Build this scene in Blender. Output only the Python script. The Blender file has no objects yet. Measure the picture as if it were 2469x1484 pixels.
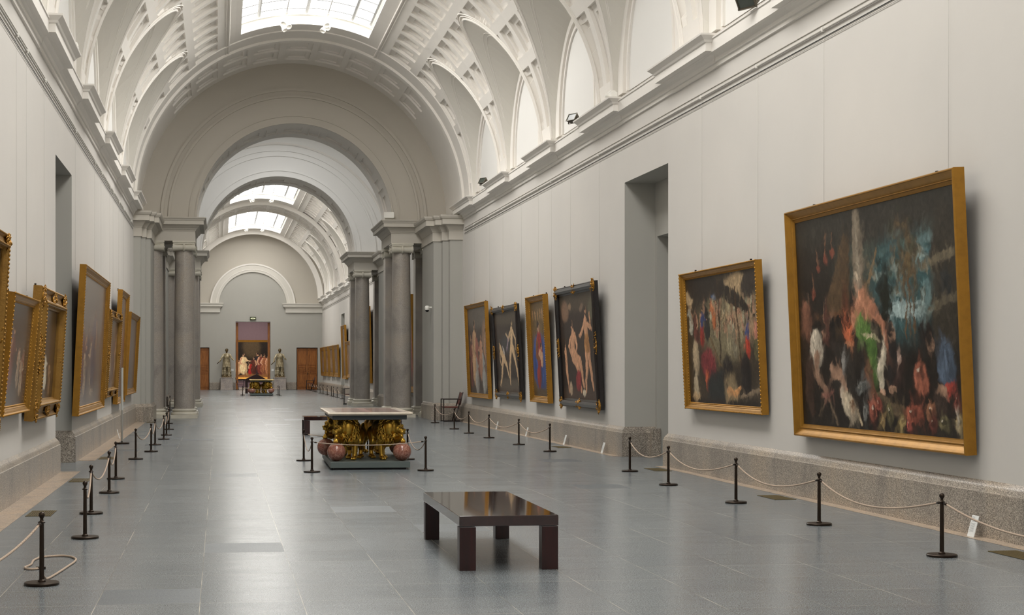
import bpy, bmesh, math, random
from mathutils import Vector, Matrix
random.seed(7)
SC = bpy.context.scene
COL = SC.collection
R_ = math.radians

# ---------------------------------------------------------------- camera
EYE = 1.6
FPX, PX0, HY = 3760.0, 1050.0, 885.0
YAW = math.atan((PX0 - 529.0) / FPX)
cam = bpy.data.cameras.new('camera'); camo = bpy.data.objects.new('camera', cam); COL.objects.link(camo)
camo.location = (0, 0, EYE); camo.rotation_euler = (R_(90), 0, -YAW)
cam.sensor_fit = 'HORIZONTAL'; cam.sensor_width = 36; cam.lens = FPX / 2469 * 36
cam.shift_x = (1234.5 - PX0) / 2469; cam.shift_y = (HY - 742.0) / 2469
cam.clip_start = 0.1; cam.clip_end = 300
SC.camera = camo
SC.view_settings.view_transform = 'Standard'; SC.view_settings.look = 'None'
SC.view_settings.gamma = 1; SC.view_settings.use_curve_mapping = False
SC.view_settings.exposure = 0.0
SC.cycles.max_bounces = 10; SC.cycles.diffuse_bounces = 6; SC.cycles.glossy_bounces = 4
SC.cycles.caustics_reflective = False; SC.cycles.caustics_refractive = False
SC.cycles.sample_clamp_indirect = 6.0
# ---------------------------------------------------------------- world and light levels
w = bpy.data.worlds.new('world'); SC.world = w; w.use_nodes = True
w.node_tree.nodes['Background'].inputs[0].default_value = (0.8, 0.85, 0.9, 1)
w.node_tree.nodes['Background'].inputs[1].default_value = 0.3
SKY_MAIN, SKY_MID, SKY_FAR = 9.0, 5.4, 7.8           # daylight through the roof glass
SPOT_W = 150.0                                     # track spotlights

# ---------------------------------------------------------------- helpers
def tag(o, label=None, cat=None, group=None, kind=None):
    if label: o['label'] = label
    if cat: o['category'] = cat
    if group: o['group'] = group
    if kind: o['kind'] = kind
    return o
def thing(name, label, cat, loc=(0, 0, 0), rz=0, group=None):
    o = bpy.data.objects.new(name, None); COL.objects.link(o); o.empty_display_size = .1
    o.location = loc; o.rotation_euler = (0, 0, rz)
    return tag(o, label, cat, group)
def copy_tree(o, parent=None):
    c = o.copy(); COL.objects.link(c); c.parent = parent
    for ch in [x for x in o.children]: copy_tree(ch, c)
    return c
class MB:
    def __init__(s): s.v = []; s.f = []; s.uv = None
    def add(s, vs, fs, M=None):
        n = len(s.v)
        s.v += [tuple(M @ Vector(p)) if M else tuple(p) for p in vs]
        s.f += [tuple(i + n for i in f) for f in fs]
        return s
    def box(s, a, b, M=None):
        x0, y0, z0 = a; x1, y1, z1 = b
        return s.add([(x0,y0,z0),(x1,y0,z0),(x1,y1,z0),(x0,y1,z0),(x0,y0,z1),(x1,y0,z1),(x1,y1,z1),(x0,y1,z1)],
              [(0,3,2,1),(4,5,6,7),(0,1,5,4),(1,2,6,5),(2,3,7,6),(3,0,4,7)], M)
    def cbox(s, c, d, M=None):
        return s.box([c[i]-d[i]/2 for i in range(3)], [c[i]+d[i]/2 for i in range(3)], M)
    def quad(s, a, b, c, d): return s.add([a, b, c, d], [(0, 1, 2, 3)])
    def lathe(s, prof, n=24, M=None, sq=False):
        vs = []; fs = []
        for r, z in prof:
            for k in range(n):
                a = 2*math.pi*k/n + (math.pi/4 if sq else 0)
                vs.append((r*math.cos(a), r*math.sin(a), z))
        for i in range(len(prof)-1):
            for k in range(n):
                k2 = (k+1) % n
                fs.append((i*n+k, i*n+k2, (i+1)*n+k2, (i+1)*n+k))
        fs.append(tuple(range(n-1, -1, -1))); m = (len(prof)-1)*n; fs.append(tuple(m+k for k in range(n)))
        return s.add(vs, fs, M)
    def tube(s, pts, r, n=8, cap=True):
        pts = [Vector(p) for p in pts]; vs = []; fs = []
        rr = r if isinstance(r, (list, tuple)) else [r]*len(pts)
        t0 = (pts[1]-pts[0]).normalized(); up = Vector((0,0,1)) if abs(t0.z) < .9 else Vector((1,0,0))
        nrm = t0.cross(up).normalized()
        for i, p in enumerate(pts):
            t = (pts[min(i+1, len(pts)-1)] - pts[max(i-1, 0)]).normalized()
            nrm = (nrm - t*nrm.dot(t)).normalized(); b = t.cross(nrm)
            for k in range(n):
                a = 2*math.pi*k/n; vs.append(p + (nrm*math.cos(a) + b*math.sin(a))*rr[i])
        for i in range(len(pts)-1):
            for k in range(n):
                k2 = (k+1) % n; fs.append((i*n+k, i*n+k2, (i+1)*n+k2, (i+1)*n+k))
        if cap:
            fs.append(tuple(range(n-1, -1, -1))); m = (len(pts)-1)*n; fs.append(tuple(m+k for k in range(n)))
        return s.add(vs, fs)
    def ball(s, c, r, n=12, m=8, M=None):
        r = (r, r, r) if not isinstance(r, (tuple, list)) else r
        vs = [(c[0], c[1], c[2]-r[2])]; fs = []
        T = M or Matrix.Identity(3)
        vs = [Vector((0, 0, -r[2]))]
        for i in range(1, m):
            th = -math.pi/2 + math.pi*i/m
            for k in range(n):
                a = 2*math.pi*k/n; vs.append(Vector((r[0]*math.cos(th)*math.cos(a), r[1]*math.cos(th)*math.sin(a), r[2]*math.sin(th))))
        vs.append(Vector((0, 0, r[2])))
        for k in range(n): fs.append((0, 1+(k+1) % n, 1+k))
        for i in range(m-2):
            for k in range(n):
                a = 1+i*n+k; b = 1+i*n+(k+1) % n; fs.append((a, b, b+n, a+n))
        top = len(vs)-1
        for k in range(n): fs.append((top, 1+(m-2)*n+k, 1+(m-2)*n+(k+1) % n))
        c = Vector(c)
        return s.add([T @ v + c for v in vs], fs)
    def limb(s, pts, rad, n=10):
        """a tapered capsule chain, closed by balls at the joints"""
        for i in range(len(pts)-1):
            a, b = Vector(pts[i]), Vector(pts[i+1]); ra, rb = rad[i], rad[i+1]
            k = 4; s.tube([a+(b-a)*t/k for t in range(k+1)], [ra+(rb-ra)*t/k for t in range(k+1)], n)
        for p, r in zip(pts, rad): s.ball(p, r*1.0, n, 6)
        return s
    def sweep(s, prof, path, closed=False, flip=1):
        """prof: (out, z) carried along a plan path (x, y) with mitred corners; out is to the left of travel * flip"""
        P = [Vector((p[0], p[1])) for p in path]; n = len(P); m = len(prof); vs = []; fs = []
        for i in range(n):
            if closed: a, b = P[i]-P[i-1], P[(i+1) % n]-P[i]
            else:
                a = P[i]-P[i-1] if i > 0 else P[1]-P[0]; b = P[i+1]-P[i] if i < n-1 else P[i]-P[i-1]
            a.normalize(); b.normalize()
            na = Vector((-a.y, a.x))*flip; nb = Vector((-b.y, b.x))*flip
            d = na+nb; k = d.length_squared
            mit = d*(2/k) if k > .05 else na
            for o, z in prof: vs.append((P[i].x+mit.x*o, P[i].y+mit.y*o, z))
        for i in range(n if closed else n-1):
            j = (i+1) % n
            for q in range(m-1): fs.append((i*m+q, j*m+q, j*m+q+1, i*m+q+1))
        if not closed: fs += [tuple(range(m)), tuple((n-1)*m+q for q in range(m-1, -1, -1))]
        return s.add(vs, fs)
    def mesh(s, name):
        me = bpy.data.meshes.new(name); me.from_pydata([tuple(v) for v in s.v], [], s.f); me.update(); return me
    def build(s, name, mat, parent=None, smooth=False, bevel=0, auto=None, loc=None):
        me = s.mesh(name)
        bm = bmesh.new(); bm.from_mesh(me); bmesh.ops.recalc_face_normals(bm, faces=bm.faces)
        bm.to_mesh(me); bm.free()
        if smooth:
            for p in me.polygons: p.use_smooth = True
            if auto:
                try: me.set_sharp_from_angle(angle=R_(auto))
                except Exception: pass
        me.materials.append(mat)
        o = bpy.data.objects.new(name, me); COL.objects.link(o); o.parent = parent
        if loc: o.location = loc
        if bevel:
            b = o.modifiers.new('bevel', 'BEVEL'); b.width = bevel; b.segments = 2; b.limit_method = 'ANGLE'; b.angle_limit = R_(35)
        return o
def struct(name, mb, mat, parent=None, **k):
    o = mb.build(name, mat, parent, **k); o['kind'] = 'structure'; return o
def remeshed(mb, name, mat, parent, voxel, smooth_it=3, disp=None):
    """unions the overlapping forms into one continuous skin"""
    me = mb.mesh(name); o = bpy.data.objects.new(name, me); COL.objects.link(o)
    r = o.modifiers.new('r', 'REMESH'); r.mode = 'VOXEL'; r.voxel_size = voxel; r.use_smooth_shade = True
    if smooth_it:
        sm = o.modifiers.new('s', 'SMOOTH'); sm.iterations = smooth_it; sm.factor = .5
    if disp:
        t = bpy.data.textures.new(name, 'CLOUDS'); t.noise_scale = disp[0]; t.noise_depth = 2
        d = o.modifiers.new('d', 'DISPLACE'); d.texture = t; d.strength = disp[1]; d.mid_level = .5; d.texture_coords = 'LOCAL'
    dg = bpy.context.evaluated_depsgraph_get(); dg.update()
    nm = bpy.data.meshes.new_from_object(o.evaluated_get(dg)); nm.name = name
    bpy.data.objects.remove(o)
    for p in nm.polygons: p.use_smooth = True
    nm.materials.clear(); nm.materials.append(mat)
    o = bpy.data.objects.new(name, nm); COL.objects.link(o); o.parent = parent
    return o

# ---------------------------------------------------------------- materials
def srgb(c):
    return tuple((x/12.92 if x <= .04045 else ((x+.055)/1.055)**2.4) for x in c)
def S(r, g, b): return srgb((r/255, g/255, b/255))
class NT:
    def __init__(s, name):
        s.m = bpy.data.materials.new(name); s.m.use_nodes = True; s.t = s.m.node_tree; s.n = s.t.nodes
        s.p = s.n['Principled BSDF']; s.tc = None
    def new(s, t, **k):
        x = s.n.new(t)
        for a, b in k.items(): setattr(x, a, b)
        return x
    def link(s, a, b): s.t.links.new(a, b)
    def coord(s, kind='Object', scale=(1,1,1), rot=(0,0,0), loc=(0,0,0)):
        if not s.tc: s.tc = s.new('ShaderNodeTexCoord')
        mp = s.new('ShaderNodeMapping'); s.link(s.tc.outputs[kind], mp.inputs[0])
        mp.inputs['Scale'].default_value = scale; mp.inputs['Rotation'].default_value = rot; mp.inputs['Location'].default_value = loc
        return mp.outputs[0]
    def noise(s, vec, scale, detail=4, rough=.55, dist=0):
        x = s.new('ShaderNodeTexNoise'); s.link(vec, x.inputs['Vector'])
        x.inputs['Scale'].default_value = scale; x.inputs['Detail'].default_value = detail
        x.inputs['Roughness'].default_value = rough; x.inputs['Distortion'].default_value = dist
        return x.outputs['Fac']
    def ramp(s, fac, stops):
        r = s.new('ShaderNodeValToRGB'); s.link(fac, r.inputs[0]); e = r.color_ramp.elements
        while len(e) < len(stops): e.new(.5)
        for i, (p, c) in enumerate(stops): e[i].position = p; e[i].color = (*c, 1) if len(c) == 3 else c
        return r.outputs[0]
    def mix(s, fac, a, b, mode='MIX'):
        x = s.new('ShaderNodeMix'); x.data_type = 'RGBA'; x.blend_type = mode
        for src, i in ((fac, 0), (a, 6), (b, 7)):
            if isinstance(src, (int, float)): x.inputs[i].default_value = src
            elif isinstance(src, (tuple, list)): x.inputs[i].default_value = (*src, 1)
            else: s.link(src, x.inputs[i])
        return x.outputs[2]
    def math(s, op, a, b=0, c=None):
        x = s.new('ShaderNodeMath', operation=op)
        for i, q in enumerate((a, b) if c is None else (a, b, c)):
            if isinstance(q, (int, float)): x.inputs[i].default_value = q
            else: s.link(q, x.inputs[i])
        return x.outputs[0]
    def bump(s, h, strength=.3, dist=.01):
        b = s.new('ShaderNodeBump'); b.inputs['Strength'].default_value = strength; b.inputs['Distance'].default_value = dist
        s.link(h, b.inputs['Height']); s.link(b.outputs[0], s.p.inputs['Normal'])
    def set(s, color=None, rough=None, metal=None, spec=None, coat=None):
        for q, i in ((color, 'Base Color'), (rough, 'Roughness'), (metal, 'Metallic'), (spec, 'Specular IOR Level'), (coat, 'Coat Weight')):
            if q is None: continue
            if isinstance(q, tuple): s.p.inputs[i].default_value = (*q, 1)
            elif isinstance(q, (int, float)): s.p.inputs[i].default_value = q
            else: s.link(q, s.p.inputs[i])
        return s.m
def plain(name, col, rough=.5, metal=0, var=.06, nscale=6, bump=0, bscale=60, spec=.5):
    n = NT(name); v = n.coord()
    c2 = tuple(x*(1-var) for x in col); c1 = tuple(min(1, x*(1+var)) for x in col)
    c = n.ramp(n.noise(v, nscale, 5), [(.3, c2), (.7, c1)])
    if bump: n.bump(n.noise(v, bscale, 4), bump, .01)
    return n.set(c, rough, metal, spec)
def granite(name, a, b, c, speck=180, streak=None, rough=.35, big=1.5, spec=.5):
    n = NT(name); v = n.coord()
    f1 = n.noise(v, speck, 3, .7)
    base = n.ramp(f1, [(.36, a), (.5, b), (.64, c)])
    bigv = n.coord(scale=streak or (1, 1, 1))
    f2 = n.noise(bigv, big, 5, .6, .8)
    sh = n.ramp(f2, [(.3, (.68, .68, .70)), (.5, (1, 1, 1)), (.72, (1.14, 1.07, .97))])
    col = n.mix(1.0, base, sh, 'MULTIPLY')
    return n.set(col, rough, 0, spec)
M = {}
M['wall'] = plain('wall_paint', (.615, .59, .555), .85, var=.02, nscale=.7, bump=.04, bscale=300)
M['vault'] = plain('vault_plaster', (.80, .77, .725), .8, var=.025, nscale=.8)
M['face'] = plain('shaded_wall_paint', (.43, .42, .385), .85, var=.02, nscale=.7)  # wall paint darkened to stand for weaker light on piers, niches, end wall
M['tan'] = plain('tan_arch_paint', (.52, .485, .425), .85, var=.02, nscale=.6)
M['tan2'] = plain('entablature_paint', (.56, .525, .465), .85, var=.02, nscale=.6)
M['taupe'] = plain('arch_plaster', (.66, .635, .58), .85, var=.02, nscale=.6)
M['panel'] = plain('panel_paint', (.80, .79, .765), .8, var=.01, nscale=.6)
M['column'] = granite('column_granite', S(124,117,110), S(163,156,148), S(200,193,185), 130, rough=.3, big=.9)
M['base_stone'] = plain('base_limestone', S(205,200,186), .5, var=.08, nscale=4)
M['plinth'] = granite('plinth_granite', S(88,82,76), S(152,142,130), S(212,202,188), 85, (1, .5, .15), .33, 2.6)
M['strip'] = granite('strip_granite', S(140,122,104), S(178,160,142), S(206,190,172), 60, (1, 1, 1), .3, 3)
def floor_mat():
    n = NT('floor_granite'); v = n.coord()
    def tiles(loc):
        br = n.new('ShaderNodeTexBrick'); br.offset = 0; br.squash = 1
        n.link(n.coord(loc=loc), br.inputs['Vector'])
        br.inputs['Scale'].default_value = 1; br.inputs['Brick Width'].default_value = .69; br.inputs['Row Height'].default_value = .7157
        br.inputs['Mortar Size'].default_value = .0028; br.inputs['Mortar Smooth'].default_value = .3; br.inputs['Bias'].default_value = 0
        br.inputs['Color1'].default_value = (0, 0, 0, 1); br.inputs['Color2'].default_value = (1, 1, 1, 1); br.inputs['Mortar'].default_value = (.5, .5, .5, 1)
        return br
    br = tiles((.13, .07, 0))
    spk = n.ramp(n.noise(v, 130, 3, .75), [(.36, S(66,72,77)), (.5, S(110,117,121)), (.64, S(168,172,173))])
    spk = n.mix(1.0, spk, n.ramp(n.noise(v, 52, 2, .6), [(.38, (.80, .82, .84)), (.5, (1, 1, 1)), (.62, (1.16, 1.16, 1.15))]), 'MULTIPLY')
    st = n.noise(n.coord(scale=(.5, 3.5, 1)), 3.2, 6, .65, .5)
    sh = n.ramp(st, [(.3, (.87, .88, .90)), (.52, (1, 1, 1)), (.75, (1.07, 1.06, 1.04))])
    col = n.mix(1.0, spk, sh, 'MULTIPLY')
    tv = n.ramp(br.outputs['Color'], [(0, (.66, .68, .71)), (.025, (.66, .68, .71)), (.035, (.95, .96, .97)), (.5, (1, 1, 1)), (1, (1.04, 1.035, 1.03))])
    col = n.mix(1.0, col, tv, 'MULTIPLY')
    jn = n.ramp(n.noise(v, .9, 3), [(.4, (0, 0, 0)), (.6, (1, 1, 1))])
    jc = n.mix(jn, S(96,98,98), S(196,190,176))
    col = n.mix(br.outputs['Fac'], col, jc)
    # some slabs are honed and reflect less
    rr = n.ramp(br.outputs['Color'], [(.0, (.34,)*3), (.025, (.34,)*3), (.035, (.225,)*3), (1, (.245,)*3)])
    n2 = n.noise(n.coord(scale=(1, 2.5, 1)), 2, 4)
    rough = n.math('ADD', rr, n.math('MULTIPLY', n.math('SUBTRACT', n2, .5), .08))
    
    return n.set(col, rough, 0, .72)
M['floor'] = floor_mat()
M['bronze'] = plain('dark_bronze', S(52,42,34), .38, .75, var=.2, nscale=9)
M['brassy'] = plain('worn_brass', S(150,118,50), .3, .9, var=.15, nscale=9)
def gold(name, a, b, rough=.34, bscale=90, bs=.25, metal=.85):
    n = NT(name); v = n.coord()
    c = n.ramp(n.noise(v, 9, 5, .55), [(.15, tuple(x*.45+y*.55 for x, y in zip(b, a))), (.5, a), (.85, tuple(min(1, x*1.12) for x in a))])
    n.bump(n.noise(v, bscale, 4), bs, .006)
    return n.set(c, rough, metal)
M['gold'] = gold('gilt_wood', S(166,120,44), S(110,74,26), .38, 90, .2, .62)
M['gold_dark'] = gold('aged_gilt', S(150,112,50), S(74,50,22), .42, 60, .5, .6)
M['gold_bronze'] = gold('gilt_bronze', S(190,152,66), S(96,70,26), .33, 30, .12, .95)
M['black_frame'] = plain('ebonised_wood', S(30,26,26), .3, var=.2)
M['rope'] = None
def rope_mat():
    n = NT('rope_fibre'); v = n.coord()
    wv = n.new('ShaderNodeTexWave'); n.link(n.coord(rot=(.5, .6, .7)), wv.inputs['Vector']); wv.inputs['Scale'].default_value = 55; wv.inputs['Distortion'].default_value = .4
    c = n.ramp(wv.outputs['Fac'], [(0, S(146,124,106)), (.5, S(184,164,146)), (1, S(196,178,160))])
    n.bump(wv.outputs['Fac'], .25, .003)
    return n.set(c, .8)
M['rope'] = rope_mat()
def wood(name, a, b, rough=.2, scale=(30, 2, 2), spec=.5, coat=0):
    n = NT(name); v = n.coord(scale=scale)
    c = n.ramp(n.noise(v, 1.4, 6, .6, 1.2), [(.3, a), (.7, b)])
    return n.set(c, rough, 0, spec, coat)
M['mahogany'] = wood('mahogany', S(26,11,11), S(54,24,21), .07, (26, 1.2, 10), .7, 0.6)
M['mahogany_leg'] = wood('dark_mahogany', S(26,10,10), S(52,18,17), .3, (12, 12, 1.5))
M['chair_wood'] = plain('dark_chair_frame', S(38,28,26), .35, var=.15)
M['chair_leather'] = plain('oxblood_leather', S(98,48,38), .45, var=.15, bump=.1)
M['door_wood'] = wood('oak_door', S(122,70,26), S(172,108,48), .42, (9, 9, 1.2))
M['grey_paint'] = plain('grey_lacquer', S(88,98,96), .4, var=.03)
M['grey_side'] = plain('dark_apron', S(66,74,78), .5, var=.03)
M['marble_red'] = None
def marble(name, a, b, vein, s=6, rough=.12):
    n = NT(name); v = n.coord()
    base = n.ramp(n.noise(v, s*5, 5, .7), [(.35, a), (.65, b)])
    nz = n.noise(v, s, 4, .5, 2.5)
    vn = n.math('ABSOLUTE', n.math('SUBTRACT', nz, .5))
    f = n.ramp(vn, [(0, (1, 1, 1)), (.02, (.5,)*3), (.045, (0, 0, 0))])
    return n.set(n.mix(f, base, vein), rough, 0, .6)
M['marble_red'] = marble('rosso_marble', S(122,72,60), S(158,104,88), S(176,130,112))
M['white_metal'] = plain('white_enamel', S(236,234,228), .35, var=.01)
M['dark_glass'] = plain('floodlight_glass', S(70,76,70), .08, var=.1)
M['steel_box'] = plain('floodlight_case', S(92,86,74), .4, .4)
M['paper'] = plain('label_card', S(226,228,226), .6, var=.01)
M['ink'] = plain('printed_lines', S(120,122,122), .7)
M['brass_grille'] = plain('brass_grille', S(128,112,66), .35, .7)
M['black'] = plain('matt_black', S(18,17,17), .6)  # one even black for cables, rail, camera dome, grilles, joints and table base
M['wire'] = plain('hanging_wire', S(176,174,166), .6)
M['rail'] = plain('painted_rail', (.50, .48, .44), .6)
M['bar'] = plain('grey_glazing_bar', (.20, .20, .195), .6)
M['purple_wall'] = plain('far_room_paint', S(118,98,104), .85, var=.03)
M['canvas_back'] = plain('canvas_edge', S(60,48,38), .8)
def emis(name, col, strength):
    m = bpy.data.materials.new(name); m.use_nodes = True; t = m.node_tree; t.nodes.clear()
    e = t.nodes.new('ShaderNodeEmission'); o = t.nodes.new('ShaderNodeOutputMaterial')
    e.inputs[0].default_value = (*col, 1); e.inputs[1].default_value = strength
    t.links.new(e.outputs[0], o.inputs[0]); return m
DAY = (1.0, .975, .93)
M['day_main'] = emis('daylit_glass', DAY, SKY_MAIN)
M['day_mid'] = emis('daylit_lantern_glass', (1.0, .985, .96), SKY_MID)
M['day_far'] = emis('daylit_far_glass', DAY, SKY_FAR)
M['day_room'] = emis('far_room_light', (1, .92, .85), 6.0)
# ================================================================ the building
CX, Z0, RV = 2.35, 6.33, 4.75           # axis, springing and radius of the barrel vault
XR, XL = 7.15, -2.45                    # gallery side walls
def lines(vals, lo, hi, step):
    vs = sorted({round(v, 4) for v in vals if lo - 1e-6 <= v <= hi + 1e-6} | {lo, hi}); out = [vs[0]]
    for a, b in zip(vs, vs[1:]):
        k = max(1, math.ceil((b-a)/step - 1e-6))
        out += [a+(b-a)*i/k for i in range(1, k+1)]
    return out
def barrel(y0, y1, p0, p1, rows=(), ycs=(), cw=.8, lun=None, R=RV, cx=CX, z0=Z0, step=.11, sgn=(1,), d1=.07, d2=.13, ins=.15, cells=None):
    """coffered barrel surface between plan lines y0..y1 and angles p0..p1 (degrees from the crown); lun = (yc, half width, top angle) is cut away"""
    e = .004; dg = 57.2958/R
    coffers = cells if cells is not None else [(pa, pb, yc-cw/2, yc+cw/2) for (pa, pb) in rows for yc in ycs]
    P = []; Y = []
    for pa, pb, ya, yb in coffers:
        i = ins; ip = ins*dg
        P += [pa, pa+e*dg, pa+ip, pa+ip+e*dg, pb-ip-e*dg, pb-ip, pb-e*dg, pb]
        Y += [ya, ya+e, ya+i, ya+i+e, yb-i-e, yb-i, yb-e, yb]
    def wf(p):
        t = (90-p)/(90-lun[2])
        return lun[1]*max(0, 1-max(0, t)**1.9)**.6 if t < 1 else -(t-1)*7
    def f(p, y): return abs(y-lun[0]) - wf(p)
    def depth(p, y):
        if lun:
            q = f(p, y)
            if q < .16 and p > lun[2]-3.5: return 0
        for pa, pb, ya, yb in coffers:
            if pa+.01 < p < pb-.01 and ya+.0015 < y < yb-.0015:
                ip = ins*dg
                if pa+ip+.01 < p < pb-ip-.01 and ya+ins+.0015 < y < yb-ins-.0015: return d2
                return d1
        return 0
    PL = lines(P, p0, p1, step*dg); YL = lines(Y, y0, y1, step)
    mb = MB(); 
    for sg in sgn:
        vid = {}
        def V(p, y):
            k = (round(p, 5), round(y, 5))
            if k not in vid:
                r = R + depth(p, y); a = R_(p)*sg
                mb.v.append((cx+r*math.sin(a), y, z0+r*math.cos(a))); vid[k] = len(mb.v)-1
            return vid[k]
        for i in range(len(PL)-1):
            for j in range(len(YL)-1):
                q = [(PL[i], YL[j]), (PL[i+1], YL[j]), (PL[i+1], YL[j+1]), (PL[i], YL[j+1])]
                if lun:
                    g = [f(*c) for c in q]
                    if max(g) <= 0: continue
                    if min(g) < 0:
                        out = []
                        for k in range(4):
                            a, b = q[k], q[(k+1) % 4]; ga, gb = g[k], g[(k+1) % 4]
                            if ga > 0: out.append(a)
                            if (ga > 0) != (gb > 0):
                                t = ga/(ga-gb); out.append((a[0]+(b[0]-a[0])*t, a[1]+(b[1]-a[1])*t))
                        q = out
                if len(q) > 2:
                    ids = [V(*c) for c in q]; ids = [x for k, x in enumerate(ids) if x != ids[k-1]]
                    if len(ids) > 2: mb.f.append(tuple(ids) if sg > 0 else tuple(reversed(ids)))
    return mb
ROWS = [(30.2, 39.2), (42.2, 51.4), (54.3, 63.6), (66.6, 84)]
PITCH = 1.058; BAY = 5.29; HB = BAY/2
LUN = (0, 2.06, 44.6)
def arcpt(p, y, R=RV, sg=1): return (CX+R*math.sin(R_(p))*sg, y, Z0+R*math.cos(R_(p)))
def make_bay(detail=True):
    """one bay of the vault flank, local y centred on its lunette, both sides"""
    objs = []
    yc = [k*PITCH for k in range(-2, 3)] if detail else []
    mb = barrel(-HB, HB, 26, 90, ROWS if detail else (), yc, .8, LUN, sgn=(1, -1), step=.11 if detail else .25)
    objs.append(('ceiling', mb, M['vault'], False))
    web = MB(); trim = MB(); wl = MB(); pn = MB()
    N = 28
    for sg in (1, -1):
        G = []; W = []
        for i in range(N+1):
            a = math.pi*i/N
            t_ = math.sin(a); p = 90-(90-LUN[2])*t_; y = -LUN[1]*max(0, 1-t_**1.9)**.6*(1 if a < math.pi/2 else -1)
            G.append(Vector(arcpt(p, y, RV, sg)))
            W.append(Vector((CX+4.88*sg, -1.93*math.cos(a), Z0+2.42*math.sin(a))))
        K = 5
        for i in range(N):
            for k in range(K):
                def q(i, t): return G[i].lerp(W[i], t)
                web.quad(q(i, k/K), q(i+1, k/K), q(i+1, (k+1)/K), q(i, (k+1)/K))
        for q_ in (.30, .36): trim.tube([tuple(G[i].lerp(W[i], q_)) for i in range(4, N-3)], .008, 5)
        # arris mouldings along the groin
        for off, r in ((.03, .026), (.10, .014), (.16, .014)):
            pts = []
            for i in range(N*2+1):
                a = math.pi*i/(N*2)
                hw = LUN[1]+off; top = LUN[2]-off*16; t_ = math.sin(a)
                pts.append(arcpt(90-(90-top)*t_, -hw*max(0, 1-t_**1.9)**.6*(1 if a < math.pi/2 else -1), RV-.005, sg))
            trim.tube(pts, r, 6)
        # lunette wall, archivolt and light panel
        x = CX+4.86*sg
        wl.box((min(x, x+.2*sg), -HB, 6.1), (max(x, x+.2*sg), HB, 9.2))
        def ring(hw0, hz0, hw1, hz1, d, m, zb=6.75):
            n = 26
            for i in range(n):
                a0, a1 = math.pi*i/n, math.pi*(i+1)/n
                A = [(-hw0*math.cos(a), zb+hz0*math.sin(a)) for a in (a0, a1)]; B = [(-hw1*math.cos(a), zb+hz1*math.sin(a)) for a in (a0, a1)]
                xi = x-d*sg
                m.quad((xi, A[0][0], A[0][1]), (xi, A[1][0], A[1][1]), (xi, B[1][0], B[1][1]), (xi, B[0][0], B[0][1]))
                for E in (A, B): m.quad((xi, E[0][0], E[0][1]), (xi, E[1][0], E[1][1]), (x, E[1][0], E[1][1]), (x, E[0][0], E[0][1]))
            for s2 in (-1, 1):
                m.box((min(x, x-d*sg), min(s2*hw0, s2*hw1), 6.5), (max(x, x-d*sg), max(s2*hw0, s2*hw1), zb))
        ring(1.38, 1.72, 1.46, 1.80, .05, trim); ring(1.62, 1.9, 1.95, 2.3, .07, trim)
        n = 26; c = (x-.012*sg, 0, 6.75); pts = [(x-.012*sg, -1.38, 6.5)] + [(x-.012*sg, -1.38*math.cos(math.pi*i/n), 6.75+1.72*math.sin(math.pi*i/n)) for i in range(n+1)] + [(x-.012*sg, 1.38, 6.5)]
        pn.add(pts, [tuple(range(len(pts)))])
        # rib foot mouldings
        for s2 in (-1, 1):
            trim.box((min(CX+4.70*sg, CX+4.9*sg), s2*2.08-.05, 6.36), (max(CX+4.70*sg, CX+4.9*sg), s2*2.08+.05, 6.52))
    objs += [('ceiling_web', web, M['taupe'], True), ('trim_groin', trim, M['vault'], False), ('wall_lunette', wl, M['vault'], False), ('panel_lunette', pn, M['panel'], False)]
    return objs
bay_parts = []
def place_bays(centres):
    for yc in centres:
        if not bay_parts:
            for i, (nm, mb, m, sm) in enumerate(make_bay()):
                nm2 = {'ceiling': 'ceiling', 'ceiling_web': 'ceiling_web', 'trim_groin': 'trim_1', 'wall_lunette': 'wall_upper', 'panel_lunette': 'wall_panel'}[nm]
                o = mb.build(nm2, m, None, smooth=sm); o['kind'] = 'structure'; o.location.y = yc; bay_parts.append(o)
        else:
            for o in bay_parts:
                c = o.copy(); COL.objects.link(c); c.location.y = yc
place_bays([41.4 - BAY*k for k in range(9)])
FAR_C = [70.4 + BAY*k for k in range(8)]
place_bays(FAR_C)
def strip(y0, y1, ycs=(), both=True):
    struct('ceiling', barrel(y0, y1, 26, 90, ROWS if ycs else (), ycs, .8, None, sgn=(1, -1)), M['vault'])
strip(44.045, 45.35)
strip(65.6, 67.755); strip(FAR_C[-1]+HB, 109.6)
# crown band with its roof lights
def crown(y0, y1, holes):
    ys = [y0] + [v for h in holes for v in h] + [y1]; n = 24
    mb = MB()
    def arc(a, b, ya, yb, R=RV):
        k = max(2, int((b-a)/2))
        for i in range(k):
            p, q = a+(b-a)*i/k, a+(b-a)*(i+1)/k
            mb.quad(arcpt(p, ya, R), arcpt(q, ya, R), arcpt(q, yb, R), arcpt(p, yb, R))
    for i in range(0, len(ys)-1):
        ya, yb = ys[i], ys[i+1]
        if i % 2 == 0: arc(-26, 26, ya, yb)
        else: arc(-26, -21.8, ya, yb); arc(21.8, 26, ya, yb)
    struct('ceiling', mb, M['vault'])
    t = MB()
    for s2 in (-1, 1): t.tube([arcpt(26.2*s2, y0, RV-.005), arcpt(26.2*s2, y1, RV-.005)], .03, 6); t.tube([arcpt(27.2*s2, y0, RV-.002), arcpt(27.2*s2, y1, RV-.002)], .018, 6)
    struct('trim_2', t, M['vault'])
NW = [0]
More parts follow.
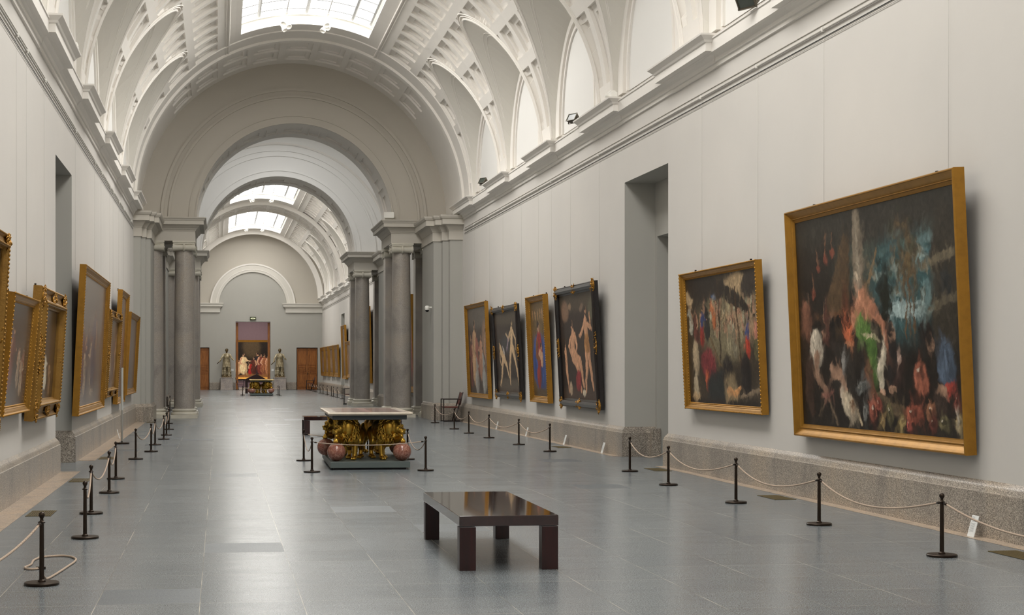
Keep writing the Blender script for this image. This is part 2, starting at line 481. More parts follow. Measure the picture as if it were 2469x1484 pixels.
def rooflight(y0, y1, mat, bars=True):
    NW[0] += 1
    mb = MB(); R2 = RV+.42; k = 20
    for i in range(k):
        p, q = -21.8+43.6*i/k, -21.8+43.6*(i+1)/k
        mb.quad(arcpt(p, y0, R2), arcpt(q, y0, R2), arcpt(q, y1, R2), arcpt(p, y1, R2))
    win = struct('window_%d' % NW[0], mb, mat)
    fr = MB()
    for i in range(k):                                   # curved kerbs at both ends
        p, q = -21.8+43.6*i/k, -21.8+43.6*(i+1)/k
        for y in (y0, y1): fr.quad(arcpt(p, y, RV), arcpt(q, y, RV), arcpt(q, y, R2+.05), arcpt(p, y, R2+.05))
        for y, d in ((y0, .12), (y1, -.12)):
            fr.quad(arcpt(p, y, RV+.25), arcpt(q, y, RV+.25), arcpt(q, y+d, RV+.25), arcpt(p, y+d, RV+.25))
    for s2 in (-1, 1):
        a = 21.8*s2; fr.quad(arcpt(a, y0, RV), arcpt(a, y1, RV), arcpt(a, y1, R2+.05), arcpt(a, y0, R2+.05))
        b = 21.0*s2; fr.quad(arcpt(a, y0, RV+.25), arcpt(a, y1, RV+.25), arcpt(b, y1, RV+.25), arcpt(b, y0, RV+.25))
    struct('window_frame', fr, M['white_metal'], win)
    if bars:
        gb = MB()
        for p in (-14.5, .5, 15): gb.tube([arcpt(p, y0, R2-.08), arcpt(p, y1, R2-.08)], .05, 4)
        for s2 in (-1, 1): gb.tube([arcpt(20.9*s2, y0, R2-.04), arcpt(20.9*s2, y1, R2-.04)], .05, 4)
        y = y1-.35
        while y > y0:
            gb.tube([arcpt(-21.8+43.6*i/16, y, R2-.05) for i in range(17)], .016, 4); y -= 1.0
        struct('window_bar', gb, M['bar'], win)
    return win
crown(-9.2, 45.35, [(-6, 6.5), (10.5, 24.0), (29.6, 43.2)])
for a, b in ((-6, 6.5), (10.5, 24.0), (29.6, 43.2)): rooflight(a, b, M['day_main'])
crown(65.6, 109.6, [(70, 88.3), (94.8, 107.4)])
for a, b in ((70, 88.3), (94.8, 107.4)): rooflight(a, b, M['day_far'])
# transverse arches: the ring that closes each run of vault, and its coffered soffit
def ring_face(y, r0, r1, m, nm='trim_3', thick=.1, z0=Z0, cx=CX):
    mb = MB(); n = 64
    for i in range(n):
        a, b = math.pi*i/n, math.pi*(i+1)/n
        def P(r, a, yy): return (cx+r*math.cos(a), yy, z0+r*math.sin(a))
        for yy in (y, y+thick): mb.quad(P(r0, a, yy), P(r0, b, yy), P(r1, b, yy), P(r1, a, yy))
        mb.quad(P(r0, a, y), P(r0, b, y), P(r0, b, y+thick), P(r0, a, y+thick)); mb.quad(P(r1, a, y), P(r1, b, y), P(r1, b, y+thick), P(r1, a, y+thick))
    return struct(nm, mb, m, smooth=True, auto=40)
def soffit(y0, y1, R, rows_y, pc=11.6, pw=9.4, m=None, z0=Z0, n=7, ins=.13, step=.14, sp=0):
    cells = [(k*pc+sp-pw/2, k*pc+sp+pw/2, a, b) for k in range(-n, n+1) for a, b in rows_y]
    return struct('ceiling', barrel(y0, y1, -90, 90, cells=cells, R=R, z0=z0, ins=ins, step=step, d1=.05, d2=.09), m or M['vault'])
ring_face(43.95, RV-.03, RV+.03, M['vault'], thick=.12)
ring_face(45.05, RV-.07, RV+.05, M['vault'], thick=.3)
soffit(45.35, 49.0, RV+.02, [(45.75, 46.95), (47.15, 48.35)], n=4)
ring_face(89.6, RV-.22, RV+.02, M['vault'], thick=.35)
soffit(89.9, 93.4, RV-.12, [(90.3, 91.6), (91.8, 93.1)])
ring_face(93.3, RV-.22, RV+.02, M['vault'], thick=.35)
ring_face(108.2, RV-.33, RV+.02, M['vault'], thick=.3)
# side walls
def wall_side(name, x, y0, y1, z0, z1, holes, m):
    ys = sorted({y0, y1, *[v for h in holes for v in h[:2]]}); zs = sorted({z0, z1, *[v for h in holes for v in h[2:]]})
    mb = MB()
    for a, b in zip(ys, ys[1:]):
        for c, d in zip(zs, zs[1:]):
            if any(h[0] <= (a+b)/2 <= h[1] and h[2] <= (c+d)/2 <= h[3] for h in holes): continue
            mb.quad((x, a, c), (x, b, c), (x, b, d), (x, a, d))
    return struct(name, mb, m)
RH = [(24.33, 27.05, 0, 4.88), (89.8, 92.3, 0, 4.7)]
LH = [(24.1, 26.7, 0, 4.81), (89.8, 92.3, 0, 4.7)]
wall_side('wall_right', XR, -9, 117, 0, 6.45, RH, M['wall'])
wall_side('wall_left', XL, -9, 117, 0, 6.45, LH, M['wall'])
def niche(nm, sg, x, ya, yb, zt, dx1, lint, dx2):
    mb = MB(); x1 = x+dx1*sg; x2 = x+dx2*sg
    mb.quad((x, ya, 0), (x1, ya, 0), (x1, ya, zt), (x, ya, zt)); mb.quad((x, yb, 0), (x1, yb, 0), (x1, yb, zt), (x, yb, zt))
    mb.quad((x, ya, zt), (x1, ya, zt), (x1, yb, zt), (x, yb, zt))
    mb.quad((x1, ya, lint), (x1, yb, lint), (x1, yb, zt), (x1, ya, zt))
    e = .12
    for y in (ya+e, yb-e): mb.quad((x1, y, 0), (x2, y, 0), (x2, y, lint), (x1, y, lint))
    for p, q in ((ya, ya+e), (yb-e, yb)): mb.quad((x1, p, 0), (x1, q, 0), (x1, q, lint), (x1, p, lint))
    mb.quad((x1, ya, lint), (x2, ya, lint), (x2, yb, lint), (x1, yb, lint)); mb.quad((x2, ya, 0), (x2, yb, 0), (x2, yb, lint), (x2, ya, lint))
    struct(nm, mb, M['face'])  # shade inside the doorway is put into this darker wall colour
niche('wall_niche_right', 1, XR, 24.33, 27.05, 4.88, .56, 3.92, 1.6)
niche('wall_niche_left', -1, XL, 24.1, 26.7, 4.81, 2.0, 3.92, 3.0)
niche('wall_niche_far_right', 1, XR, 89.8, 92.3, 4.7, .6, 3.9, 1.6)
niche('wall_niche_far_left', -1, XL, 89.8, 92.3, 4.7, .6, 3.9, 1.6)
f = MB(); f.quad((-8, -9, 0), (12, -9, 0), (12, 130, 0), (-8, 130, 0)); struct('floor', f, M['floor'])
bw = MB(); bw.quad((-5, -9, 0), (9, -9, 0), (9, -9, 12), (-5, -9, 12)); struct('wall_back', bw, M['wall'])
st = MB()
for a, b in ((-9, 24.3), (27.1, 45.6), (66, 89.7), (92.4, 109.4)):
    st.box((6.93, a, .001), (7.2, b, .004)); st.box((-2.45, a, .001), (-2.1, b, .004))
struct('trim_floor_border', st, M['strip'])
# granite plinth with its moulded top
PLP = [(0, 0), (.07, 0), (.07, .425), (.062, .43), (.055, .445), (.05, .47), (.03, .495), (.012, .515), (.0, .53)]
pl = MB()
def plinth(path, flip): pl.sweep([(o*1.0, z) for o, z in PLP], path, flip=flip)
plinth([(XR, -9), (XR, 24.33), (XR+.56, 24.33)], 1)
plinth([(XR+.56, 27.05), (XR, 27.05), (XR, 45.75)], 1)
plinth([(XL, -9), (XL, 24.1), (XL-2, 24.1)], -1)
plinth([(XL-2, 26.7), (XL, 26.7), (XL, 45.75)], -1)
plinth([(XR, 49), (XR, 59.4)], 1); plinth([(XL, 49), (XL, 59.4)], -1)
plinth([(XR, 65.6), (XR, 89.8), (XR+.5, 89.8)], 1); plinth([(XR+.5, 92.3), (XR, 92.3), (XR, 109.5)], 1)
plinth([(XL, 65.6), (XL, 89.8), (XL-.5, 89.8)], -1); plinth([(XL-.5, 92.3), (XL, 92.3), (XL, 109.5)], -1)
pl.box((XR+.45, 26.9, 0), (XR+.62, 27.08, .5)); 
struct('baseboard_gallery', pl, M['plinth'], smooth=True, auto=30)
# cornice with its projecting blocks over every pier of the vault
RUN = [(0, 5.94), (.03, 5.945), (.03, 6.0), (.055, 6.01), (.055, 6.06), (.09, 6.09), (.12, 6.105), (.17, 6.11), (.17, 6.285), (.185, 6.29), (.185, 6.31), (0, 6.31)]
BLK = [(-.02, 5.93), (.045, 5.935), (.045, 5.99), (.075, 6.0), (.09, 6.05), (.13, 6.08), (.15, 6.11), (.28, 6.125), (.28, 6.24), (.30, 6.25), (.315, 6.28), (.35, 6.31), (.38, 6.335), (.385, 6.36), (-.02, 6.36)]
def cornice(y0, y1, blocks):
    for nm, x, sg in (('trim_cornice_right', XR, 1), ('trim_cornice_left', XL, -1)):
        mb = MB(); mb.sweep(RUN, [(x, y0), (x, y1)], flip=sg)
        for a, b in blocks:
            # block returns: a closed U in plan
            mb.sweep([(o-.02, z) for o, z in BLK], [(x+.12*sg, a), (x, a), (x, b), (x+.12*sg, b)] if sg > 0 else [(x+.12*sg, a), (x, a), (x, b), (x+.12*sg, b)], flip=sg)
        struct(nm, mb, M['vault'])
cornice(-9, 45.72, [(38.75-BAY*k-1.05, 38.75-BAY*k+1.05) for k in range(9)] + [(43.15, 45.72)])
cornice(65.6, 109.5, [(FAR_C[0]+HB+BAY*k-1.05, FAR_C[0]+HB+BAY*k+1.05) for k in range(8)][:7] + [(65.6, 67.4), (107.9, 109.5)])
# picture rails
for nm, x, sg in (('trim_rail_right', XR, -1), ('trim_rail_left', XL, 1)):
    mb = MB()
    for a, b in ((-9, 45.3), (66.2, 109.3)):
        mb.tube([(x+.022*sg, a, 5.62), (x+.022*sg, b, 5.62)], .013, 8)
        mb.box((min(x, x+.012*sg), a, 5.685), (max(x, x+.012*sg), b, 5.693))
        mb.tube([(x+.012*sg, a, 5.50), (x+.012*sg, b, 5.50)], .004, 6)
    struct(nm, mb, M['rail'])
    mb = MB()
    for a, b in ((-9, 45.3), (66.2, 109.3)): mb.tube([(x+.008*sg, a, 5.535), (x+.008*sg, b, 5.535)], .005, 6)
    struct(nm.replace('rail', 'cable'), mb, M['black'])
# ================================================================ the two columned arches
XRP, XLP = 6.37, -2.0                   # inner faces of the piers
COLX = (5.72, 6.72, -1.085, -2.03)
ENT = [(0, 5.50), (0, 5.80), (.02, 5.805), (.02, 5.83), (.05, 5.86), (.06, 5.89), (.09, 5.91), (.12, 5.95), (.14, 5.98), (.26, 5.99), (.26, 6.10), (.28, 6.11), (.30, 6.15), (.33, 6.18), (.335, 6.21), (0, 6.21)]
PIER_ENT = [(.0, 5.36), (.035, 5.365), (.035, 5.62), (.05, 5.63), (.05, 5.655), (.08, 5.70), (.12, 5.76), (.14, 5.80), (.26, 5.81), (.26, 5.96), (.29, 5.98), (.32, 6.03), (.33, 6.08), (0, 6.08)]
def attic_base(sq):
    r = .31
    return [(r+.085, .1), (r+.1, .115), (r+.105, .145), (r+.09, .175), (r+.06, .185), (r+.04, .2), (r+.045, .22), (r+.065, .235), (r+.07, .255), (r+.055, .275), (r+.02, .285), (r+.01, .3)]
def make_column():
    t = thing('granite_column', '', 'column')
    MB().lathe([(.312, .3), (.312, .9), (.308, 2.2), (.298, 3.6), (.282, 5.0), (.276, 5.22)], 40).build('shaft', M['column'], t, smooth=True, auto=40)
    b = MB().box((-.41, -.41, 0), (.41, .41, .11)); b.lathe(attic_base(0), 40); b.build('base', M['base_stone'], t, smooth=True, auto=35)
    c = MB().lathe([(.276, 5.20), (.30, 5.215), (.30, 5.235), (.285, 5.245), (.30, 5.29), (.33, 5.32)], 36)
    c.box((-.37, -.33, 5.40), (.37, .33, 5.45)); c.box((-.39, -.35, 5.445), (.39, .35, 5.5))
    for sx in (-1, 1):                               # volutes rolled along the sides
        c.lathe([(.055, -.345), (.118, -.34), (.105, -.25), (.09, 0), (.105, .25), (.118, .34), (.055, .345)], 20, Matrix.Translation((sx*.30, 0, 5.30)) @ Matrix.Rotation(R_(90), 4, 'X'))
        for sy in (-1, 1): c.lathe([(.035, -.01), (.03, .02)], 14, Matrix.Translation((sx*.30, sy*.35, 5.30)) @ Matrix.Rotation(R_(90), 4, 'X'))
    c.box((-.34, -.31, 5.335), (.34, .31, 5.41))
    c.lathe([(.10, -.03), (.128, -.02), (.128, .02), (.10, .03)], 20, Matrix.Translation((.30, 0, 5.30)) @ Matrix.Rotation(R_(90), 4, 'X'))
    c.v = [(y, -x, z) for x, y, z in c.v]
    c.build('capital', M['base_stone'], t, smooth=True, auto=35)
    return t
def make_pilaster():
    t = thing('granite_pilaster', '', 'pilaster')
    MB().box((-.30, -.3, .3), (.30, .3, 5.25)).build('shaft', M['column'], t, bevel=.012)
    b = MB().box((-.41, -.41, 0), (.41, .41, .11))
    b.lathe([(r*1.36, z) for r, z in attic_base(1)], 4, sq=True); b.build('base', M['base_stone'], t)
    c = MB().box((-.32, -.32, 5.22), (.32, .32, 5.26)); c.box((-.30, -.3, 5.25), (.30, .3, 5.42)); c.box((-.37, -.34, 5.40), (.37, .34, 5.5))
    for sy in (-1, 1):
        c.lathe([(.05, -.35), (.115, -.345), (.10, -.2), (.09, 0), (.10, .2), (.115, .345), (.05, .35)], 18, Matrix.Translation((0, sy*.29, 5.29)) @ Matrix.Rotation(R_(90), 4, 'Y'))
        for k in (-.09, 0, .09): c.lathe([(.03, 0), (.028, .02)], 12, Matrix.Translation((.34, sy*.29+k*.4, 5.29)) @ Matrix.Rotation(R_(90), 4, 'Y'))
    c.build('capital', M['base_stone'], t, smooth=True, auto=35)
    return t
col0 = make_column(); pil0 = make_pilaster(); used = {'c': 0, 'p': 0}
def put_col(src, key, x, y, label, group):
    o = src if not used[key] else copy_tree(src); used[key] = 1
    o.location = (x, y, 0); tag(o, label, 'column' if key == 'c' else 'pilaster', group)
SIDE = {5.72: 'inner right', 6.72: 'outer right', -1.085: 'inner left', -2.03: 'outer left'}
def arch_group(y0, which):
    """y0: front plane of the wall piers"""
    yc, yr, yf = y0+3.5, y0+5.75, y0+3.15
    for x in COLX:
        put_col(col0, 'c', x, yc, 'grey granite Ionic column at the front of the %s arch, %s one' % (which, SIDE[x]), 'granite columns of the arches')
        put_col(pil0, 'p', x, yr, 'square granite pilaster at the back of the %s arch, behind the %s column' % (which, SIDE[x]), 'granite pilasters of the arches')
    # stepped wall piers
    pr = MB(); en = MB(); gp = MB()
    xa = (6.77, 6.60, XRP); xb = (-2.25, -2.13, XLP); ys = (y0, y0+.33, y0+.68)
    for X, xw, sg in ((xa, XR, 1), (xb, XL, -1)):
        path = [(xw, ys[0]), (X[0], ys[0]), (X[0], ys[1]), (X[1], ys[1]), (X[1], ys[2]), (X[2], ys[2]), (X[2], y0+3.0), (X[2], y0+3.3)]
        pr.sweep([(0, 0), (0, 5.40)], path, flip=-sg*-1 if sg > 0 else -1)
        en.sweep(PIER_ENT, path, flip=1 if sg > 0 else -1)
        gp.sweep([(0, 0), (.08, 0), (.08, .43), (.06, .45), (.03, .49), (.0, .52)], path[:-1], flip=1 if sg > 0 else -1)
        # solid body of the pier behind the faces
        q_ = .01; xs_ = lambda v: (min(v+q_*sg, xw), max(v+q_*sg, xw))
        en.box((xs_(X[2])[0], y0+.7, 5.38), (xs_(X[2])[1], y0+3.2, 6.06))
        en.box((xs_(X[0])[0], y0+.02, 5.38), (xs_(X[0])[1], y0+.72, 6.06)); en.box((min(X[0], X[1]), y0+.35, 5.38), (max(X[0], X[1]), y0+.72, 6.06)); en.box((min(X[1], X[2]), y0+.69, 5.38), (max(X[1], X[2]), y0+.8, 6.06))
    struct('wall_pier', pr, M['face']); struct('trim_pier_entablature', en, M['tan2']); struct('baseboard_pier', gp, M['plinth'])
    # entablature carried by the columns
    e = MB()
    for xf, xw, sg in ((5.36, XR, 1), (-.74, XL, -1)):
        path = [(xw, yf), (xf, yf), (xf, y0+6.1), (xw, y0+6.1)]
        e.sweep(ENT, path, flip=1 if sg > 0 else -1)
        e.box((min(xf, xw)+.003, yf+.003, 5.502), (max(xf, xw)-.003, y0+6.097, 6.205))
    struct('trim_entablature', e, M['tan2'])
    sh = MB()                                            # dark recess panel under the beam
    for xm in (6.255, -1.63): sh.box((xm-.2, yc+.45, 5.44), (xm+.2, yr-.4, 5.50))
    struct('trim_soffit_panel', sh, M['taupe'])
    # the arched wall above
    r = 3.05; zc = 6.17; yw0, yw1 = y0+3.25, y0+6.2
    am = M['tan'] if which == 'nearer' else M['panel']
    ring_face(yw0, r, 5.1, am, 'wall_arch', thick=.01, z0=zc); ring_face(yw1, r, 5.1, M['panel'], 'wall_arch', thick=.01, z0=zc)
    cells = [(k*25.7-9.5, k*25.7+9.5, yw0+.75, yw1-.75) for k in range(-3, 4)] + [(k*25.7-3+12.85, k*25.7+3+12.85, yw0+.95, yw1-.95) for k in range(-3, 3)]
    struct('ceiling_soffit', barrel(yw0, yw1, -90, 90, cells=cells, R=r, z0=zc, ins=.22, step=.2, d1=.05, d2=.10), M['vault'])
    for q in ((3.27, 3.30, .03), (3.86, 3.93, .05), (4.07, 4.16, .05)):
        ring_face(yw0-q[2], q[0], q[1], am, 'trim_archivolt', thick=q[2], z0=zc)
    ring_face(yw0-.03, r, r+.05, am, 'trim_archivolt', thick=.05, z0=zc)
arch_group(45.7, 'nearer'); arch_group(59.4, 'farther')
# the bright space between the two arches
yA, yB = 51.95, 62.7
mb = barrel(yA, yB, 20, 90, R=4.78, sgn=(1, -1), step=.6); struct('ceiling_lantern_bay', mb, M['panel'])
mb = MB(); n = 10
for ya, yb in ((yA, 54.2), (60.2, yB)):
    for i in range(n):
        p, q = -20+40*i/n, -20+40*(i+1)/n
        mb.quad(arcpt(p, ya, 4.78), arcpt(q, ya, 4.78), arcpt(q, yb, 4.78), arcpt(p, yb, 4.78))
struct('ceiling_lantern_bay', mb, M['panel'])
NW[0] += 1; mb = MB()
for i in range(n):
    p, q = -20+40*i/n, -20+40*(i+1)/n
    mb.quad(arcpt(p, 54.2, 5.0), arcpt(q, 54.2, 5.0), arcpt(q, 60.2, 5.0), arcpt(p, 60.2, 5.0))
lw = struct('window_%d' % NW[0], mb, M['day_mid'])
k = MB()
for s2 in (-1, 1): k.quad(arcpt(20*s2, 54.2, 4.78), arcpt(20*s2, 60.2, 4.78), arcpt(20*s2, 60.2, 5.0), arcpt(20*s2, 54.2, 5.0))
for y in (54.2, 60.2):
    for i in range(n):
        p, q = -20+40*i/n, -20+40*(i+1)/n
        k.quad(arcpt(p, y, 4.78), arcpt(q, y, 4.78), arcpt(q, y, 5.0), arcpt(p, y, 5.0))
struct('window_frame', k, M['white_metal'], lw)
mb = MB(); mb.tube([(CX+4.45*math.cos(a*math.pi/40), yB-.08, 6.17+4.36*math.sin(a*math.pi/40)) for a in range(41)], .05, 6); struct('trim_archivolt', mb, M['vault'])
for nm, x, sg in (('trim_cornice_right', XR, 1), ('trim_cornice_left', XL, -1)):
    mb = MB(); mb.sweep(RUN, [(x, 51.9), (x, 59.4)], flip=sg); struct(nm, mb, M['vault'])
# ================================================================ the end wall
YE = 109.5
mb = MB()
holes = [(1.12, 3.53, 0, 4.75), (5.35, 6.83, 0, 2.94), (-2.17, -.69, 0, 2.94)]
xs = sorted({-3, 8, *[v for h in holes for v in h[:2]]}); zs = sorted({0, 6.0, *[v for h in holes for v in h[2:]]})
for a, b in zip(xs, xs[1:]):
    for c, d in zip(zs, zs[1:]):
        if any(h[0] <= (a+b)/2 <= h[1] and h[2] <= (c+d)/2 <= h[3] for h in holes): continue
        mb.quad((a, YE, c), (b, YE, c), (b, YE, d), (a, YE, d))
for h, dep in zip(holes, (.9, .22, .22)):
    for x in h[:2]: mb.quad((x, YE, 0), (x, YE+dep, 0), (x, YE+dep, h[3]), (x, YE, h[3]))
    mb.quad((h[0], YE, h[3]), (h[1], YE, h[3]), (h[1], YE+dep, h[3]), (h[0], YE+dep, h[3]))
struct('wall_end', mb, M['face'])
mb = MB(); mb.quad((-3, YE, 6.0), (8, YE, 6.0), (8, YE, 11.6), (-3, YE, 11.6)); struct('wall_end', mb, M['tan'])
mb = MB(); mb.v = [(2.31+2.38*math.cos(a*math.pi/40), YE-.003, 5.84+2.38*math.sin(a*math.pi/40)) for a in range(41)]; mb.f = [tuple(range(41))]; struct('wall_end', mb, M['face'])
# the blind arch above the door, and its impost cornices
def ellring(y, c, r0, r1, zc, m, nm, th):
    return ring_face(y, r0, r1, m, nm, thick=th, z0=zc, cx=c)
ellring(YE-.12, 2.31, 2.36, 2.96, 5.84, M['taupe'], 'trim_archivolt', .12)
ellring(YE-.16, 2.31, 2.86, 2.96, 5.84, M['vault'], 'trim_archivolt', .05)
ellring(YE-.145, 2.31, 2.52, 2.56, 5.84, M['vault'], 'trim_archivolt', .03)
imp = [(0, 5.38), (.12, 5.385), (.12, 5.66), (.14, 5.68), (.18, 5.74), (.30, 5.80), (.30, 5.90), (.33, 5.93), (.36, 6.0), (.36, 6.04), (0, 6.04)]
mb = MB(); mb.sweep(imp, [(XL, YE), (-.08, YE), (-.08, YE+.3)], flip=-1); mb.sweep(imp, [(4.70, YE+.3), (4.70, YE), (XR, YE)], flip=-1)
mb.v = [v for v in mb.v]; struct('trim_impost', mb, M['taupe'])
pi = MB(); pi.box((4.55+.15, YE-.1, 5.38), (XR, YE+.02, 5.7)); pi.box((XL, YE-.1, 5.38), (-.08, YE+.02, 5.7)); struct('trim_impost', pi, M['taupe'])
bb = MB()
for a, b in ((-.69, 1.12), (3.53, 5.35), (6.83, 7.15)): bb.box((a, YE-.07, 0), (b, YE, .52))
struct('baseboard_end', bb, M['plinth'], bevel=.02)
# room beyond
fr = MB(); fr.quad((-4, 125, 0), (9, 125, 0), (9, 125, 7), (-4, 125, 7)); fr.quad((-4, 110.4, 0), (-4, 125, 0), (-4, 125, 7), (-4, 110.4, 7)); fr.quad((9, 110.4, 0), (9, 125, 0), (9, 125, 7), (9, 110.4, 7))
struct('wall_far_room', fr, M['purple_wall'])
fr = MB(); fr.quad((-4, 110.4, 7), (9, 110.4, 7), (9, 125, 7), (-4, 125, 7)); struct('ceiling_far_room', fr, M['vault'])
fr = MB(); fr.quad((-4, 110.4, 0), (1.12, 110.4, 0), (1.12, 110.4, 7), (-4, 110.4, 7)); fr.quad((3.53, 110.4, 0), (9, 110.4, 0), (9, 110.4, 7), (3.53, 110.4, 7)); fr.quad((1.12, 110.4, 4.75), (3.53, 110.4, 4.75), (3.53, 110.4, 7), (1.12, 110.4, 7)); struct('wall_far_room', fr, M['purple_wall'])
NW[0] += 1; fr = MB(); fr.quad((0, 113, 6.95), (5, 113, 6.95), (5, 122, 6.95), (0, 122, 6.95)); struct('window_%d' % NW[0], fr, M['day_room'])
# doors: leaves with six panels
def door(n, xa, xb, z, y):
    o = MB().box((xa, y, 0), (xb, y+.06, z)); d = struct('door_%d' % n, o, M['door_wood'])
    pm = MB(); w = (xb-xa)/2
    for i in range(2):
        x0 = xa+w*i+.09; x1 = xa+w*(i+1)-.09
        for za, zb in ((.15, 1.15), (1.25, 1.38), (1.46, 1.60), (1.7, z-.12)) if z < 3.5 else ((.15, 1.6), (1.75, z-.2)):
            for a, b, c, dd in ((x0, x1, za, za+.035), (x0, x1, zb-.035, zb), (x0, x0+.035, za, zb), (x1-.035, x1, za, zb)): pm.box((a, y-.025, c), (b, y, dd))
            pm.box((x0+.09, y-.012, za+.08), (x1-.09, y, max(za+.1, zb-.08)))
    struct('door_panel', pm, M['door_wood'], d)
    g = MB().box(((xa+xb)/2-.008, y-.004, 0), ((xa+xb)/2+.008, y+.001, z)); struct('door_gap', g, M['black'], d)
    h = MB().box(((xa+xb)/2+.03, y-.05, 1.05), ((xa+xb)/2+.06, y-.02, 1.2)); h.box(((xa+xb)/2+.035, y-.03, 1.1), ((xa+xb)/2+.055, y, 1.15)); struct('door_handle', h, M['bronze'], d)
door(1, 5.39, 6.79, 2.9, YE+.15); door(2, -2.13, -.73, 2.9, YE+.15)
for n, (xa, xb) in ((3, (1.15, 1.30)), (4, (3.36, 3.50))):
    o = MB().box((xa, YE+.35, 0), (xb, YE+.9, 4.68)); struct('door_%d' % n, o, M['door_wood'])
# ================================================================ stanchions and ropes
def make_stanchion():
    t = thing('rope_stanchion', '', 'stanchion')
    MB().lathe([(.0, 0), (.124, 0), (.127, .004), (.127, .017), (.122, .022), (.0, .024)], 40).build('base', M['bronze'], t, smooth=True, auto=40)
    MB().lathe([(.03, .022), (.028, .034), (.0185, .042), (.0175, .20), (.016, .44), (.0155, .452)], 20).build('post', M['bronze'], t, smooth=True, auto=40)
    MB().lathe([(.016, .45), (.026, .455), (.027, .462), (.015, .468), (.0125, .478), (.012, .487), (.017, .496)] + [(.023*math.cos(a), .513+.023*math.sin(a)) for a in [R_(x) for x in range(-40, 91, 13)]], 20).build('ball_finial', M['bronze'], t, smooth=True, auto=50)
    h = MB(); h.tube([(.0, -.045, .452), (0, -.03, .446), (0, 0, .452), (0, .03, .446), (0, .045, .452)], .005, 6); h.build('rope_hook', M['bronze'], t, smooth=True)
    return t
st0 = make_stanchion(); stu = [0]
def stanchion(x, y, label, rz=0, group='rope stanchions'):
    o = st0 if not stu[0] else copy_tree(st0); stu[0] = 1
    o.location = (x, y, 0); o.rotation_euler.z = rz; return tag(o, label, 'stanchion', group)
def rope(a, b, sag, label, group='barrier ropes', lop=0, r=.009):
    a = Vector((a[0], a[1], .452)); b = Vector((b[0], b[1], .452)); d = (b-a); u = Vector((d.x, d.y, 0)).normalized()
    a = a+u*.045; b = b-u*.045; n = 22; pts = []
    for i in range(n+1):
        s = i/n; q = s+lop*s*(1-s); pts.append(a.lerp(b, s) - Vector((0, 0, sag*4*q*(1-q))))
    o = MB().tube(pts, r, 8).build('barrier_rope', M['rope'], None, smooth=True)
    tag(o, label, 'rope', group)
    MB().tube([a-u*.01, a+(pts[1]-a)*.35], .0115, 8).build('rope_end', M['bronze'], o, smooth=True); MB().tube([b+u*.01, b+(pts[-2]-b)*.35], .0115, 8).build('rope_end', M['bronze'], o, smooth=True)
    return o
ORD = ['first', 'second', 'third', 'fourth', 'fifth', 'sixth', 'seventh', 'eighth', 'ninth', 'tenth', 'eleventh', 'twelfth', 'thirteenth']
LST = [(-1.29, 11.72), (-1.24, 14.84), (-1.38, 17.3), (-1.38, 20.1), (-1.46, 22.61), (-1.43, 27.36), (-1.27, 29.76), (-1.30, 32.31), (-1.21, 34.77), (-1.22, 36.84), (-1.27, 40.21), (-1.42, 44.4)]
for i, (x, y) in enumerate(LST):
    stanchion(x, y, 'dark bronze rope stanchion along the left wall, %s counted from the front' % ORD[i], R_(4*i), 'stanchions along the left wall')
for a, b in ((1, 2), (2, 3), (3, 4), (5, 6), (6, 7), (7, 8), (8, 9), (9, 10), (10, 11)):
    rope(LST[a], LST[b], .16, 'beige barrier rope along the left wall, between the %s and %s stanchions' % (ORD[a], ORD[b]), 'ropes along the left wall')
rope((-1.75, 8.9), LST[0], .16, 'beige barrier rope leaving the picture at the left edge from the nearest left stanchion', 'ropes along the left wall')
stanchion(-1.75, 8.9, 'dark bronze stanchion outside the left edge, holding the other end of the nearest left rope', 0, 'stanchions along the left wall')
RST = [(6.03, 12.43), (6.0, 15.07), (6.0, 17.63), (6.0, 20.41), (6.2, 23.15), (6.16, 28.77), (6.07, 31.38), (5.99, 34.48), (5.92, 36.9), (5.96, 39.5), (6.07, 43.92)]
for i, (x, y) in enumerate(RST):
    stanchion(x, y, 'dark bronze rope stanchion along the right wall, %s counted from the front' % ORD[i], R_(-3*i), 'stanchions along the right wall')
for a, b in ((0, 1), (1, 2), (2, 3), (3, 4), (5, 6), (6, 7), (7, 8), (8, 9), (9, 10)):
    rope(RST[a], RST[b], .155, 'beige barrier rope along the right wall, between the %s and %s stanchions' % (ORD[a], ORD[b]), 'ropes along the right wall', -.25)
rope(RST[0], (6.2, 9.9), .155, 'beige barrier rope leaving the picture at the right edge from the nearest right stanchion', 'ropes along the right wall')
stanchion(6.2, 9.9, 'dark bronze stanchion outside the right edge, holding the other end of the nearest right rope', 0, 'stanchions along the right wall')
# the unhooked rope lying on the floor
def spline(P, k=8):
    P = [Vector(p) for p in P]; out = []
    for i in range(len(P)-1):
        p0, p1, p2, p3 = P[max(i-1, 0)], P[i], P[i+1], P[min(i+2, len(P)-1)]
        for j in range(k):
            t = j/k; out.append(.5*((2*p1)+(p2-p0)*t+(2*p0-5*p1+4*p2-p3)*t*t+(3*p1-p0-3*p2+p3)*t**3))
    return out+[P[-1]]
lp = [(-1.41, 12.61), (-1.44, 12.57), (-1.49, 12.58), (-1.525, 12.68), (-1.50, 12.87), (-1.51, 13.15), (-1.46, 13.35), (-1.33, 13.42), (-1.24, 13.36), (-1.18, 13.2), (-1.17, 13.0), (-1.195, 12.71), (-1.235, 12.3)]
pts = [Vector((x, y, .010)) for x, y in lp] + [Vector((-1.275, 11.97, .012)), Vector((-1.285, 11.86, .035)), Vector((-1.292, 11.785, .09)), Vector((-1.294, 11.755, .25)), Vector((-1.294, 11.75, .44))]
o = MB().tube(spline(pts), .009, 8).build('loose_rope', M['rope'], None, smooth=True)
tag(o, 'unhooked beige rope hanging from the nearest left stanchion and looped on the floor', 'rope', 'ropes along the left wall')
